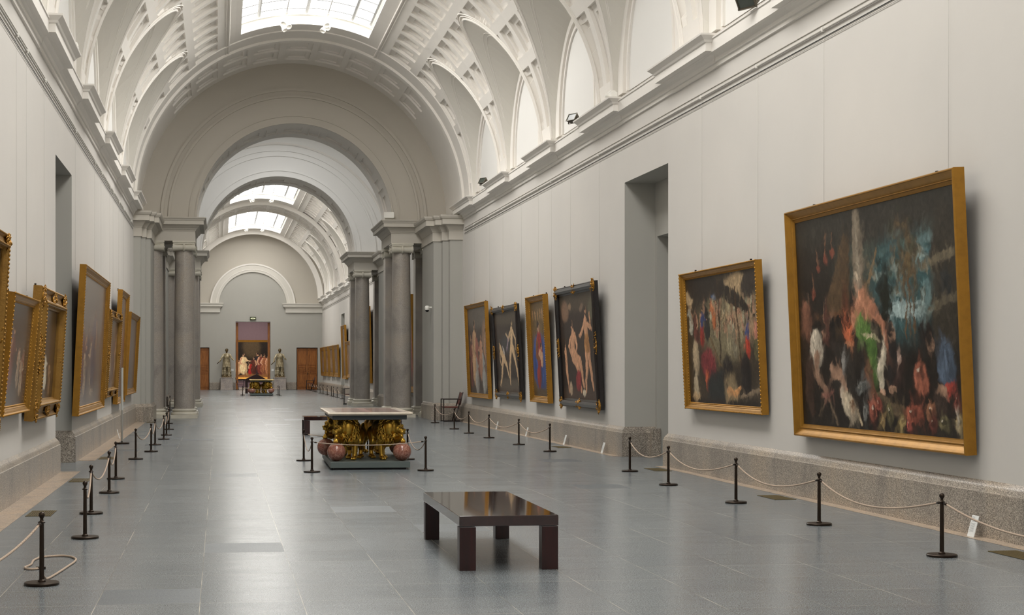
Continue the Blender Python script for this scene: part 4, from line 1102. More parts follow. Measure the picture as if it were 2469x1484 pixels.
K = S
def smith_scene():
    p = Paint(1.66, 300, K(40, 33, 27), 3, .45); r = p.r
    p.dab(.66, .80, .34, .26, 0, K(70, 78, 68), .8); p.dab(.72, .66, .20, .26, 0, K(52, 88, 90), .5)
    for k in range(60): p.dab(r.uniform(.56, .88), r.uniform(.50, .88), r.uniform(.02, .05), r.uniform(.008, .02), r.uniform(-5, 12), K(*[(120, 150, 150), (168, 180, 168), (58, 100, 108), (90, 118, 116)][r.randint(4)]), .8, .55)
    for k in range(40): p.dab(r.uniform(.62, .80), r.uniform(.49, .56), r.uniform(.02, .04), .008, 4, K(176, 200, 198), .8, .6)
    p.dab(.5, .93, .6, .10, 0, K(54, 50, 42), .7)
    for x, l in ((.71, .3), (.735, .34), (.76, .28)): p.limb([(x, .42), (x+.01, .42+l), (x+.02, .48+l)], .008, .004, K(104, 78, 48))
    for k in range(150): p.dab(r.normal(.735, .045), r.normal(.74, .075), r.uniform(.006, .014), r.uniform(.008, .02), r.uniform(0, 180), K(*[(92, 72, 44), (60, 60, 36), (116, 92, 56)][r.randint(3)]), .6, .6)
    for k in range(80): p.dab(r.normal(.60, .02), r.normal(.58, .07), r.uniform(.008, .014), r.uniform(.01, .03), r.uniform(-40, 40), K(26, 32, 22), .6, .7)
    p.dab(.44, .70, .036, .32, 0, K(128, 114, 94), .25, 1, .3); p.dab(.435, .70, .012, .3, 0, K(158, 144, 122), .6)
    p.limb([(.36, .86), (.30, .58)], .04, .13, K(92, 70, 44), .2, .2); p.dab(.29, .545, .16, .016, 6, K(116, 78, 46), .4); p.dab(.28, .50, .14, .035, 6, K(24, 20, 18), .5)
    p.limb([(.56, .80), (.48, .60), (.58, .42)], .012, .012, K(128, 104, 70))
    p.dab(.93, .60, .075, .36, 0, K(58, 52, 42), .3); p.dab(.90, .715, .10, .022, 10, K(120, 108, 84), .4); p.dab(.92, .54, .09, .02, 8, K(104, 94, 74), .4); p.dab(.94, .62, .03, .06, 0, K(40, 44, 46), .4)
    for x, y in ((.16, .78), (.22, .82), (.27, .84), (.12, .66)): p.limb([(x, y+.08), (x, y)], .004, .012, K(120, 82, 56)); p.dab(x, y-.02, .016, .022, 0, K(136, 70, 48), .4)
    p.dab(.34, .50, .03, .16, 0, K(96, 46, 26), .8, .7)
    for k in range(26): p.limb([(.35+r.normal(0, .008), .38), (.35+r.normal(0, .025), r.uniform(.44, .58))], .006, .001, K(220, 110, 56), .6)
    p.dab(.355, .385, .035, .018, 0, K(236, 150, 96), .6); p.dab(.30, .37, .10, .02, -6, K(60, 50, 44), .4); p.dab(.31, .25, .08, .13, 0, K(50, 44, 38), .4)
    p.limb([(.40, .50), (.46, .58), (.51, .53)], .05, .05, K(190, 126, 90)); p.limb([(.52, .54), (.58, .46), (.60, .36)], .03, .016, K(176, 114, 82)); p.head(.395, .58, .03, K(150, 100, 72))
    p.cloth(.44, .46, .075, .06, -10, K(104, 142, 62)); p.cloth(.505, .33, .05, .14, 8, K(80, 116, 46)); p.dab(.50, .42, .06, .012, -8, K(206, 190, 150), .5); p.limb([(.48, .26), (.49, .12)], .045, .025, K(130, 86, 60))
    p.person(.20, .38, .24, K(96, 54, 42), skin(.75)); p.dab(.06, .52, .04, .10, 0, K(130, 84, 62), .5, 1, .4); p.head(.07, .62, .028, skin(.7))
    p.cloth(.12, .37, .075, .085, 18, K(200, 186, 164)); p.head(.185, .45, .032, skin(.85)); p.limb([(.12, .33), (.13, .23), (.19, .17)], .034, .018, skin(.8)); p.limb([(.07, .30), (.05, .16), (.08, .06)], .05, .03, K(70, 50, 40))
    p.limb([(.24, .28), (.29, .25), (.32, .17)], .04, .02, skin(.9)); p.head(.255, .30, .028, skin(.85)); p.cloth(.31, .30, .02, .05, 0, K(150, 146, 140), 6); p.cloth(.30, .15, .035, .045, 0, K(206, 190, 168), 6)
    p.limb([(.12, .04), (.19, .16), (.25, .02)], .008, .008, K(120, 100, 78)); p.dab(.19, .16, .05, .012, 12, K(150, 96, 80), .4)
    p.dab(.345, .095, .055, .05, -24, K(214, 198, 168), .35, 1, .35); p.dab(.315, .145, .022, .03, 0, K(200, 180, 150), .4); p.dab(.36, .10, .02, .03, 0, K(134, 96, 64), .5); p.limb([(.39, .08), (.41, .03)], .012, .01, K(198, 176, 140))
    p.head(.63, .42, .034, skin(.95)); p.cloth(.63, .30, .07, .10, 0, K(40, 35, 34)); p.limb([(.57, .36), (.545, .27), (.555, .18)], .03, .022, K(206, 192, 166)); p.limb([(.67, .30), (.66, .24), (.625, .20)], .03, .02, K(64, 44, 38)); p.dab(.66, .33, .012, .05, 0, K(206, 170, 150), .5); p.dab(.555, .17, .02, .016, 0, skin(), .4); p.dab(.62, .19, .02, .016, 0, skin(), .4)
    p.limb([(.53, .15), (.68, .10)], .022, .022, K(104, 86, 62), .25, .3); p.limb([(.56, .12), (.54, .02)], .010, .008, K(80, 62, 46)); p.limb([(.66, .09), (.67, .0)], .010, .008, K(80, 62, 46))
    p.dab(.82, .42, .035, .045, 0, K(34, 28, 26), .35); p.head(.845, .375, .034, skin(.85)); p.cloth(.92, .30, .075, .10, 12, K(84, 100, 120)); p.cloth(.93, .20, .06, .035, 14, K(170, 58, 42), 6); p.cloth(.88, .12, .07, .10, 0, K(64, 50, 42)); p.dab(.89, .19, .022, .024, 0, skin(.9), .4)
    for (x, y, rx, ry, c) in ((.785, .235, .045, .075, (186, 104, 74)), (.83, .105, .03, .05, (150, 98, 66)), (.49, .085, .03, .055, (176, 92, 68)), (.60, .085, .025, .045, (112, 102, 66)), (.74, .085, .055, .045, (172, 88, 62)), (.67, .045, .018, .05, (166, 142, 84)), (.90, .055, .035, .045, (120, 110, 74)), (.975, .06, .02, .05, (172, 148, 98)), (.84, .05, .025, .05, (110, 58, 44)), (.44, .075, .016, .035, (176, 176, 168)), (.43, .185, .05, .03, (120, 122, 118)), (.55, .04, .014, .02, (180, 150, 90)), (.71, .035, .016, .025, (184, 84, 70)), (.53, .11, .02, .03, (150, 70, 52)), (.97, .14, .018, .05, (140, 70, 56))):
        p.dab(x, y, rx, ry, 0, K(*[v*.45 for v in c]), .3); p.dab(x, y+.004, rx*.86, ry*.86, 0, K(*c), .3, 1, .5); p.dab(x, y+ry*.2, rx*.5, ry*.4, 0, K(*[v*.6 for v in c]), .4); p.dab(x-rx*.3, y+ry*.45, rx*.2, ry*.1, 0, K(240, 226, 200), .6)
    p.strokes(1200, .03, .6, 1.35, .35); p.strokes(2600, .012, .5, 1.7, .5); p.im *= (.74+.2*p.fbm(40, 2))[..., None]; g_ = p.im.mean(2, keepdims=True); p.im = g_+(p.im-g_)*.86
    return p.mat('picture_forge_scene')
def camp_scene():
    p = Paint(1.5, 260, K(62, 52, 40), 5, .4); r = p.r
    p.dab(.55, .60, .34, .26, 0, K(124, 114, 88), .7); p.dab(.78, .68, .2, .16, 0, K(158, 132, 104), .7); p.dab(.40, .86, .06, .06, 0, K(84, 104, 134), .5); p.dab(.70, .9, .14, .09, 0, K(170, 146, 112), .4); p.dab(.05, .84, .05, .07, 0, K(180, 156, 122), .4)
    for k in range(110): p.person(r.uniform(.36, .98), r.uniform(.50, .74), r.uniform(.09, .15), K(*[(150, 138, 108), (120, 104, 78), (170, 130, 104), (96, 88, 68), (160, 154, 128)][r.randint(5)]), skin(r.uniform(.6, .95)), r.uniform(-15, 15), r.choice([-1, 1]))
    p.dab(.24, .93, .22, .13, 0, K(44, 36, 30), .2); p.dab(.50, .88, .09, .08, 0, K(46, 38, 32), .25); p.dab(.68, .80, .20, .055, -20, K(44, 37, 30), .25); p.dab(.9, .90, .13, .10, 22, K(56, 48, 42), .3)
    p.limb([(.47, .95), (.48, .35)], .010, .012, K(50, 36, 26)); p.limb([(.70, .88), (.76, .10)], .008, .012, K(66, 48, 32)); p.limb([(.52, .62), (.64, .76)], .01, .006, K(160, 140, 104)); p.limb([(.30, .55), (.48, .30)], .012, .012, K(110, 90, 62))
    for (u, v, h, c, c2, l) in ((.06, .55, .26, (150, 146, 132), None, 4), (.14, .46, .30, (96, 52, 44), None, 6), (.30, .50, .34, (40, 38, 36), None, 10), (.40, .58, .26, (168, 96, 56), (180, 110, 70), 14), (.22, .46, .32, (140, 48, 40), (56, 66, 110), -6), (.84, .36, .30, (166, 60, 42), (56, 70, 116), -8), (.95, .34, .34, (96, 88, 60), (180, 120, 100), 6), (.60, .38, .28, (140, 130, 104), None, 4), (.67, .36, .26, (120, 112, 92), None, -4)): p.person(u, v, h, K(*c), skin(.85), l, r.choice([-1, 1]), K(*c2) if c2 else None)
    p.dab(.12, .36, .05, .14, 4, K(170, 150, 122), .35, 1, .4); p.dab(.10, .14, .03, .10, 0, K(176, 160, 134), .5); p.dab(.10, .05, .05, .04, 0, K(190, 160, 120), .5)
    p.cloth(.30, .30, .16, .13, -22, K(116, 46, 50), 18); p.cloth(.28, .18, .06, .09, 0, K(170, 84, 56)); p.dab(.42, .12, .16, .14, 0, K(40, 43, 42), .4); p.cloth(.56, .22, .10, .16, 0, K(36, 30, 27)); p.dab(.60, .10, .09, .13, 30, K(140, 122, 92), .5); p.cloth(.80, .22, .10, .16, 0, K(34, 28, 26))
    p.limb([(.56, .12), (.64, .08), (.72, .13)], .03, .02, K(196, 142, 92)); p.head(.55, .14, .024, skin(.9)); p.limb([(.72, .06), (.98, .13)], .012, .022, K(136, 118, 96)); p.dab(.5, .0, .6, .04, 0, K(40, 32, 27), .6)
    p.strokes(900, .03, .6, 1.35, .3); p.strokes(2200, .012, .5, 1.7, .5)
    return p.mat('picture_crowded_camp')
def two_figures(name, seed, warm, poses, extra):
    p = Paint(1.3, 240, K(58, 48, 42), seed, .35)
    p.dab(.5, .95, .7, .12, 0, K(78, 68, 56), .7); p.dab(.5, .02, .7, .10, 0, K(78, 62, 52), .7)
    for o in extra: p.dab(*o)
    for q in poses:
        for pts, w0, w1 in q[:-1]: p.limb(pts, w0, w1, warm, .3, .4)
        p.head(q[-1][0], q[-1][1], q[-1][2], warm)
    return p
def seated_pair():
    p = two_figures('', 7, K(202, 152, 118), [
        [([(.36, .62), (.34, .44)], .055, .07), ([(.36, .42), (.52, .36), (.60, .14)], .06, .028), ([(.34, .42), (.46, .30), (.52, .08)], .06, .028), ([(.31, .60), (.24, .50), (.30, .42)], .032, .02), ([(.40, .60), (.46, .52), (.42, .44)], .032, .02), (.335, .71, .035)],
        [([(.72, .72), (.74, .50)], .055, .06), ([(.72, .48), (.70, .30), (.66, .10)], .055, .026), ([(.77, .48), (.80, .30), (.86, .12)], .055, .026), ([(.68, .70), (.60, .62), (.54, .60)], .03, .018), ([(.78, .70), (.86, .66), (.84, .80)], .03, .018), (.725, .83, .036)],
        [([(.13, .46), (.14, .26)], .04, .045), ([(.14, .24), (.18, .08)], .04, .02), (.13, .53, .026)]],
        [(.9, .84, .10, .10, 0, K(96, 92, 74), .7), (.16, .84, .10, .09, 0, K(132, 104, 84), .7), (.30, .88, .04, .03, 0, K(150, 122, 96), .6), (.62, .86, .06, .03, 20, K(120, 100, 84), .7)])
    p.cloth(.74, .52, .09, .10, 10, K(170, 122, 76)); p.cloth(.46, .18, .09, .11, -20, K(140, 50, 52)); p.cloth(.60, .07, .06, .035, 0, K(206, 190, 166)); p.cloth(.24, .10, .05, .07, 0, K(180, 156, 130)); p.strokes(700, .014, .65, 1.4, .4)
    return p.mat('picture_two_pale_figures')
def robed():
    p = Paint(.66, 240, K(104, 84, 54), 8, .35)
    for k in range(6): p.person(.15+.15*k, .80, .13, K(150, 116, 78), skin(.9))
    p.cloth(.50, .36, .30, .30, 0, K(48, 72, 128), 26); p.cloth(.48, .50, .12, .20, 0, K(140, 44, 42), 14); p.cloth(.40, .20, .08, .14, 0, K(132, 44, 42)); p.head(.47, .74, .05, skin(1)); p.limb([(.50, .46), (.62, .42), (.60, .34)], .05, .035, skin(1)); p.head(.60, .53, .034, skin(1)); p.limb([(.34, .56), (.30, .44), (.46, .40)], .045, .026, K(120, 74, 44)); p.dab(.5, .02, .6, .06, 0, K(84, 66, 44), .6)
    p.strokes(500, .014, .7, 1.4, .4); return p.mat('picture_robed_figure')
def movers():
    p = two_figures('', 9, K(204, 172, 132), [
        [([(.20, .56), (.30, .44)], .05, .055), ([(.30, .42), (.24, .26), (.14, .08)], .05, .022), ([(.33, .43), (.44, .34), (.52, .20)], .05, .022), ([(.19, .54), (.16, .42), (.22, .34)], .026, .016), (.16, .63, .032)],
        [([(.72, .76), (.70, .56)], .055, .06), ([(.68, .54), (.58, .34), (.56, .12)], .055, .024), ([(.73, .54), (.84, .36), (.92, .10)], .055, .024), ([(.68, .74), (.58, .66), (.48, .72)], .028, .016), ([(.76, .74), (.86, .66), (.84, .54)], .028, .016), (.74, .86, .034)]],
        [(.5, .10, .5, .07, 0, K(92, 82, 70), .7), (.5, .60, .25, .12, 0, K(64, 62, 62), .8)])
    p.cloth(.52, .60, .03, .12, -40, K(150, 132, 140)); p.cloth(.34, .52, .03, .08, 40, K(176, 168, 160)); p.strokes(600, .014, .65, 1.4, .4)
    return p.mat('picture_two_runners')
def draped():
    p = Paint(1.25, 240, K(72, 60, 54), 10, .35); r = p.r
    p.dab(.5, .9, .6, .14, 0, K(96, 88, 80), .7); p.dab(.86, .62, .16, .2, 0, K(140, 112, 92), .7)
    for (u, v, h, c, l) in ((.14, .08, .62, (116, 66, 58), 0), (.30, .10, .78, (186, 150, 112), -4), (.44, .12, .66, (150, 90, 76), 6), (.42, .04, .46, (156, 150, 142), 10), (.62, .16, .56, (178, 128, 100), -6), (.74, .04, .52, (150, 150, 146), 4), (.90, .10, .66, (120, 96, 80), 0)): p.person(u, v, h, K(*c), skin(.95), l, r.choice([-1, 1]))
    p.cloth(.40, .14, .12, .14, 10, K(160, 154, 146)); p.cloth(.76, .14, .12, .14, -8, K(156, 154, 148)); p.strokes(700, .016, .65, 1.4, .45)
    return p.mat('picture_draped_group')
def vert(name, base, cols, seed, asp=1.2, ny=130):
    p = Paint(asp, ny, base, seed, .3); r = p.r
    p.dab(.5, .9, .6, .2, 0, tuple(x*.8 for x in base), .8)
    for k in range(int(4*asp+2)):
        c = cols[r.randint(len(cols))]; h = r.uniform(.4, .7); p.person(r.uniform(.12, .88), r.uniform(.05, .2), h, c, skin(r.uniform(.7, 1)), r.uniform(-10, 10), r.choice([-1, 1]))
    p.strokes(350, .03, .7, 1.35, .45, 1); return p.mat(name, .2)
P1, P2, P3, P4, P5, P6 = smith_scene(), camp_scene(), seated_pair(), robed(), movers(), draped()
mut = [S(168, 146, 124), S(126, 98, 84), S(96, 84, 92), S(150, 120, 96), S(120, 78, 70)]
painting(1, 13.95, 18.40, .76, 3.50, 'huge dark canvas of many figures under a teal sky, nearest on the right', P1, 'plain', .145, .12, .13)
painting(1, 19.6, 23.0, .97, 3.01, 'crowded brown camp scene in a gold frame, between the big canvas and right doorway', P2, 'gold', .10, .10, .1)
painting(1, 28.4, 31.8, .79, 3.22, 'black and gold framed painting of two pale figures, just beyond the right doorway', P3, 'black', .17, .12, .13)
painting(1, 32.9, 34.85, .81, 3.18, 'narrow gold framed painting of a figure in blue and red robes', P4, 'gold', .14, .12, .12)
painting(1, 36.1, 39.5, .83, 3.10, 'black and gold framed dark painting of two light nude figures in motion', P5, 'black', .15, .10, .13)
painting(1, 40.5, 43.95, .75, 3.34, 'gold framed painting of a draped group, last on the right before the columns', P6, 'gold', .12, .10, .11)
painting(-1, 17.4, 19.75, 1.06, 2.43, 'small gold framed dark painting on the left wall, left of the ornate carved frame', vert('picture_left_dark', S(84, 74, 68), mut + [S(206, 196, 176)], 4), 'gold', .10, .10, .13)
painting(-1, 20.0, 22.85, .92, 2.63, 'dark painting in a very deep carved gilt frame beside the left doorway', vert('picture_left_ornate', S(72, 60, 54), mut + [S(214, 204, 184)], 9), 'ornate', .26, .17, .12)
painting(-1, 26.4, 32.2, .78, 3.31, 'large grey-brown canvas in a gold frame, biggest on the left wall', vert('picture_left_large', S(120, 104, 94), mut, 12), 'gold', .14, .11, .13)
painting(-1, 32.6, 36.2, .95, 2.80, 'brown painting in a lobed bright gilt frame on the left wall', vert('picture_left_lobed', S(118, 98, 84), mut, 15), 'ornate', .2, .13, .12)
painting(-1, 36.35, 39.2, .74, 3.38, 'tall gold framed painting on the left wall, right of the lobed gilt frame', vert('picture_left_tall', S(110, 96, 90), mut, 18), 'gold', .14, .11, .12)
painting(-1, 40.0, 44.4, .88, 3.0, 'gold framed painting on the left wall, last before the columns', vert('picture_left_last', S(112, 98, 92), mut, 21), 'gold', .14, .11, .12)
painting(-1, 12.6, 17.05, .9, 3.02, 'carved gold frame cut off by the left edge of the picture', vert('picture_left_edge', S(90, 78, 70), mut, 24), 'ornate', .18, .12, .12)
painting(1, 56.2, 59.2, .65, 4.25, 'very tall gold framed painting seen between the near right columns', vert('picture_between', S(104, 78, 70), mut + [S(150, 60, 50)], 31), 'gold', .22, .13, .12, wires=False)
painting(1, 72.9, 75.5, .82, 4.45, 'tall gold framed painting seen between the far right columns', vert('picture_far_tall', S(120, 110, 108), mut, 33), 'gold', .2, .12, .1, wires=False)
painting(1, 83.6, 86.7, 1.0, 3.0, 'lower gold framed far painting partly behind the far column', vert('picture_far_low', S(120, 104, 92), mut, 34), 'gold', .2, .12, .1, wires=False)
painting(1, 87.0, 89.6, .9, 3.95, 'tall narrow gold framed far painting just before the far right doorway', vert('picture_far_high', S(116, 104, 98), mut, 35), 'gold', .2, .12, .1, wires=False)
for i, (a, b) in enumerate(((92.7, 96.4), (96.8, 100.4), (101.0, 104.4), (104.9, 108.6))):
    painting(1, a, b, .98, 2.93, 'small distant gold framed painting by the end wall, %s of four from the near end' % ORD[i], vert('picture_row_%d' % i, S(122, 104, 90), mut, 40+i), 'gold', .26, .12, .08, wires=False)
painting(-1, 66.6, 69.6, 3.1, 4.4, 'bright gold framed painting high on the far left wall, glimpsed beside the near left column', vert('picture_far_left', S(120, 104, 90), mut, 51), 'gold', .2, .12, .1, wires=False)
# the large group portrait in the room beyond: a generic stand-in
p = Paint(1.2, 150, K(40, 33, 27), 77, .3)
p.dab(.55, .85, .2, .3, 0, K(84, 70, 50), .7); p.dab(.5, .03, .7, .10, 0, K(150, 104, 62), .4); p.dab(.15, .08, .25, .04, 0, K(50, 40, 30), .5)
for u, h, c in ((.04, .42, (70, 60, 60)), (.12, .50, (206, 170, 130)), (.24, .44, (214, 170, 124)), (.36, .62, (236, 204, 156)), (.52, .36, (176, 48, 44)), (.68, .62, (46, 42, 46)), (.60, .50, (90, 50, 40)), (.76, .60, (120, 60, 50)), (.84, .58, (150, 96, 66)), (.94, .56, (176, 122, 84))): p.person(u, .08, h, K(*c), skin(1.05), 0, p.r.choice([-1, 1]))
p.strokes(300, .02, .7, 1.4, .4); GPM = p.mat('picture_group_portrait')
t = painting(1, 0, 3.72, 0, 3.1, 'big gold framed group portrait in the room beyond the end doorway', GPM, 'plain', .16, .1, .03, wires=False)
t.matrix_world = Matrix.Translation((2.36, 124.9, .62)) @ Matrix(((1, 0, 0, 0), (0, 0, -1, 0), (0, 1, 0, 0), (0, 0, 0, 1)))
# ================================================================ label cards on the floor
def card(x, y, side, label, h=.2, wd=.13):
    t = thing('label_card', label, 'label', (x, y, 0), 0, 'label cards leaning on the plinth')
    a = .055*side
    c = MB().add([(0, -wd/2, 0), (0, wd/2, 0), (a, wd/2, h), (a, -wd/2, h), (.006*side, -wd/2, 0), (.006*side, wd/2, 0), (a+.006*side, wd/2, h), (a+.006*side, -wd/2, h)], [(0, 1, 2, 3), (4, 7, 6, 5), (0, 3, 7, 4), (1, 5, 6, 2), (3, 2, 6, 7), (0, 4, 5, 1)])
    c.build('card', M['paper'], t)
    ln = MB()
    for k in range(15):
        if k in (3, 5): continue
        z = h*(.93-k*.048); l = wd*(.42 if k < 2 else random.uniform(.6, .76)); x1 = a*z/h-.0012*side; y1 = wd*.40
        ln.quad((x1, y1, z), (x1, y1-l, z), (x1-.0001, y1-l, z-.0022), (x1-.0001, y1, z-.0022))
    ln.build('printed_text', M['ink'], t); return t
card(6.985, 13.82, 1, 'white label card leaning on the right plinth, nearest one')
card(6.985, 28.1, 1, 'white label card on the right plinth just past the doorway')
card(6.985, 31.3, 1, 'white label card on the right plinth behind the sixth stanchion')
card(6.985, 35.3, 1, 'white label card on the right plinth below the robed figure painting')
card(6.985, 39.2, 1, 'white label card on the right plinth below the moving nudes painting')
card(-2.20, 35.4, -1, 'white label card leaning on the left plinth behind the grey pole')
# tall grey pole on a brown foot
t = thing('climate_sensor_pole', 'slim grey pole on a flat brown foot by the left wall', 'pole', (-2.0, 32.9, 0))
MB().lathe([(.0, 0), (.15, 0), (.152, .01), (.15, .028), (0, .03)], 32).build('base', M['bronze'], t, smooth=True, auto=40)
MB().lathe([(.013, .03), (.013, .09)], 12).build('collar', M['bronze'], t, smooth=True, auto=40)
MB().lathe([(.021, .06), (.021, .72)], 14).build('lower_tube', plain('grey_tube', S(172, 170, 164), .35, .3), t, smooth=True, auto=40)
MB().lathe([(.027, .70), (.027, 1.58)], 14).build('upper_tube', plain('pale_tube', S(196, 198, 194), .4), t, smooth=True, auto=40)
# floor grilles
def grille(x, y, label, wx=.27, wy=.62):
    g = thing('floor_grille', label, 'grille', (x, y, 0), 0, 'brass floor grilles')
    MB().box((-wx/2, -wy/2, .0005), (wx/2, wy/2, .0022)).build('grille_frame', M['black'], g)
    m = MB(); n = 12
    for i in range(n): xx = -wx/2+wx*(i+.5)/n; m.box((xx-.006, -wy/2+.01, .0), (xx+.006, wy/2-.01, .006))
    for yy in (-wy/2, wy/2-.012): m.box((-wx/2, yy, 0), (wx/2, yy+.012, .0062))
    m.build('grille_bars', M['brass_grille'], g)
for x, y, s in ((6.72, 12.4, 'right wall, nearest one at the picture edge'), (6.74, 18.3, 'right wall, between the third and fourth stanchions'), (6.74, 23.5, 'right wall, beside the doorway'), (6.74, 30.4, 'right wall, beyond the doorway'), (-1.92, 17.4, 'left wall, nearest one'), (-1.94, 22.4, 'left wall, by the doorway'), (-1.94, 27.8, 'left wall, beyond the doorway'), (-1.94, 45.6, 'left wall, before the columns')):
    grille(x, y, 'brass floor grille by the ' + s)
# ================================================================ lamps on the cornice
def flood(x, y, z, rz, tilt, label, mats=('steel_box', 'dark_glass'), s=1.0):
    t = thing('floodlight', label, 'floodlight', (x, y, z), rz, 'floodlights on the cornice')
    hd = bpy.data.objects.new('lamp_head', None)
    c = MB().add([(-.15*s, -.05*s, -.10*s), (.15*s, -.05*s, -.10*s), (.15*s, -.05*s, .10*s), (-.15*s, -.05*s, .10*s), (-.11*s, .10*s, -.07*s), (.11*s, .10*s, -.07*s), (.11*s, .10*s, .07*s), (-.11*s, .10*s, .07*s)], [(0, 3, 7, 4), (1, 5, 6, 2), (3, 2, 6, 7), (0, 4, 5, 1), (4, 7, 6, 5)])
    c.box((-.155*s, -.06*s, -.105*s), (-.135*s, -.045*s, .105*s)); c.box((.135*s, -.06*s, -.105*s), (.155*s, -.045*s, .105*s)); c.box((-.155*s, -.06*s, .09*s), (.155*s, -.045*s, .105*s)); c.box((-.155*s, -.06*s, -.105*s), (.155*s, -.045*s, -.09*s))
    h = c.build('lamp_case', M[mats[0]], t); g = MB().quad((-.14*s, -.048*s, -.095*s), (.14*s, -.048*s, -.095*s), (.14*s, -.048*s, .095*s), (-.14*s, -.048*s, .095*s)).build('lamp_glass', M[mats[1]], t)
    for o in (h, g): o.location.z = .13*s; o.rotation_euler.x = tilt
    b = MB(); b.box((-.16*s, -.012, -.0), (-.15*s, .012, .15*s)); b.box((.15*s, -.012, 0), (.16*s, .012, .15*s)); b.box((-.16*s, -.012, 0), (.16*s, .012, .008)); b.build('bracket', M[mats[0]], t)
    bpy.data.objects.remove(hd); return t
flood(6.88, 19.75, 6.31, R_(-62), R_(28), 'grey floodlight with a glass front on the right cornice, nearest one')
flood(6.86, 29.9, 6.37, R_(-60), R_(-30), 'grey floodlight lying back on the right cornice, second one', s=.8)
flood(6.86, 40.4, 6.37, R_(-60), R_(-30), 'grey floodlight on the right cornice nearest the columns', s=.8)
flood(5.28, 48.75, 6.215, R_(0), R_(-25), 'pale floodlight on top of the right column entablature', ('white_metal', 'white_metal'), s=1.0)
def projector(x, y, z, label):
    t = thing('wall_projector', label, 'fixture', (x, y, z), 0, 'white fixtures on the cornice')
    MB().box((-.06, -.14, 0), (.06, .14, .09)).build('fixture_body', M['white_metal'], t, bevel=.012)
    MB().lathe([(.03, 0), (.035, .05), (.03, .06)], 14, Matrix.Translation((-.06, .05, .05)) @ Matrix.Rotation(R_(-90), 4, 'Y')).build('fixture_lens', M['white_metal'], t, smooth=True, auto=40)
    MB().box((-.05, -.05, .09), (.05, .16, .13)).build('fixture_cap', M['white_metal'], t, bevel=.01)
projector(6.9, 26.95, 6.365, 'white fixture on top of the right cornice block above the doorway side')
projector(-2.17, 24.05, 6.365, 'white fixture on top of the left cornice block')
# dome camera
t = thing('security_camera', 'white dome security camera on the right pier beside the columns', 'camera', (6.33, 46.9, 3.34))
MB().lathe([(.0, -.02), (.06, -.02), (.075, .03), (.07, .08), (.04, .11), (0, .115)], 24, Matrix.Translation((-.1, -.1, 0))).build('camera_housing', M['white_metal'], t, smooth=True, auto=50)
MB().ball((-.1, -.1, -.02), (.058, .058, .065), 20, 12).build('camera_dome', M['black'], t, smooth=True)
MB().box((-.1, -.115, .04), (.04, -.085, .085)).build('wall_bracket', M['white_metal'], t)
# exit sign above the end door
M['sign_light'] = emis('sign_light', (.95, .95, .62), 1.0); M['sign_green'] = plain('sign_green', S(58, 66, 34), .5)
t = thing('exit_sign', 'small lit green exit sign above the end doorway', 'sign', (2.32, 109.44, 4.97))
MB().box((-.21, -.05, -.105), (.21, .06, .105)).build('sign_box', M['sign_green'], t)
pm = MB()
for s in (-1, 1):
    pm.add([(s*.17, -.053, .0), (s*.11, -.053, .06), (s*.11, -.053, .03), (s*.05, -.053, .03), (s*.05, -.053, -.03), (s*.11, -.053, -.03), (s*.11, -.053, -.06)], [(0, 1, 2, 3, 4, 5, 6)])
pm.box((-.028, -.055, -.06), (.028, -.052, .06)); pm.build('sign_pictogram', M['sign_light'], t)
for x, s in ((.88, 'left'), (3.68, 'right')):
    o = MB().box((x-.08, YE-.012, 1.30), (x+.10, YE, 1.46)).build('wall_label', M['paper'], None); tag(o, 'small white wall label on the %s of the end doorway' % s, 'label', 'labels by the end doorway')
# ================================================================ track spotlights
def spot_head(parent, p, aim, name='spot_head'):
    p = Vector(p); d = (Vector(aim)-p).normalized(); q = d.to_track_quat('Z', 'Y').to_matrix().to_4x4()
    T = Matrix.Translation(p) @ q
    o = MB().lathe([(0, -.15), (.05, -.15), (.055, -.14), (.055, .0), (.075, .03), (.082, .10), (.075, .105), (.06, .07), (0, .06)], 18, T).build(name, M['white_metal'], parent, smooth=True, auto=45)
    return o
def lamp(p, aim, power, size, blend=.7, rad=.06):
    l = bpy.data.lights.new('spotlight', 'SPOT'); l.energy = power; l.spot_size = R_(size); l.spot_blend = blend; l.shadow_soft_size = rad; l.color = (1, .80, .62)
    o = bpy.data.objects.new('spotlight', l); COL.objects.link(o); o.location = Vector(p); o.rotation_euler = (Vector(aim)-Vector(p)).to_track_quat('-Z', 'Y').to_euler(); return o
def track(x, ys, label, aims, zt=None):
    """a slim rod under the roof light that carries a few white spotlights at its end"""
    t = thing('spotlight_track', label, 'track', (0, 0, 0), 0, 'spotlight tracks')
    zt = zt or (Z0+math.sqrt((RV+.12)**2-(x-CX)**2))
    MB().tube([(x, ys[0], zt), (x, ys[1], zt)], .016, 8).build('track_rod', M['rail'], t, smooth=True)
    MB().box((x-.03, ys[1]-1.2, zt-.03), (x+.03, ys[1]+.0, zt+.02)).build('track_rail', M['white_metal'], t)
    y = ys[1]-.12
    for i, a in enumerate(aims):
        py = y-.34*i; s = (-1, 1)[i % 2]
        MB().tube([(x, py, zt), (x+.02*s, py, zt-.14)], .012, 6).build('spot_stem', M['white_metal'], t, smooth=True)
        spot_head(t, (x+.05*s, py, zt-.2), a)
    return t
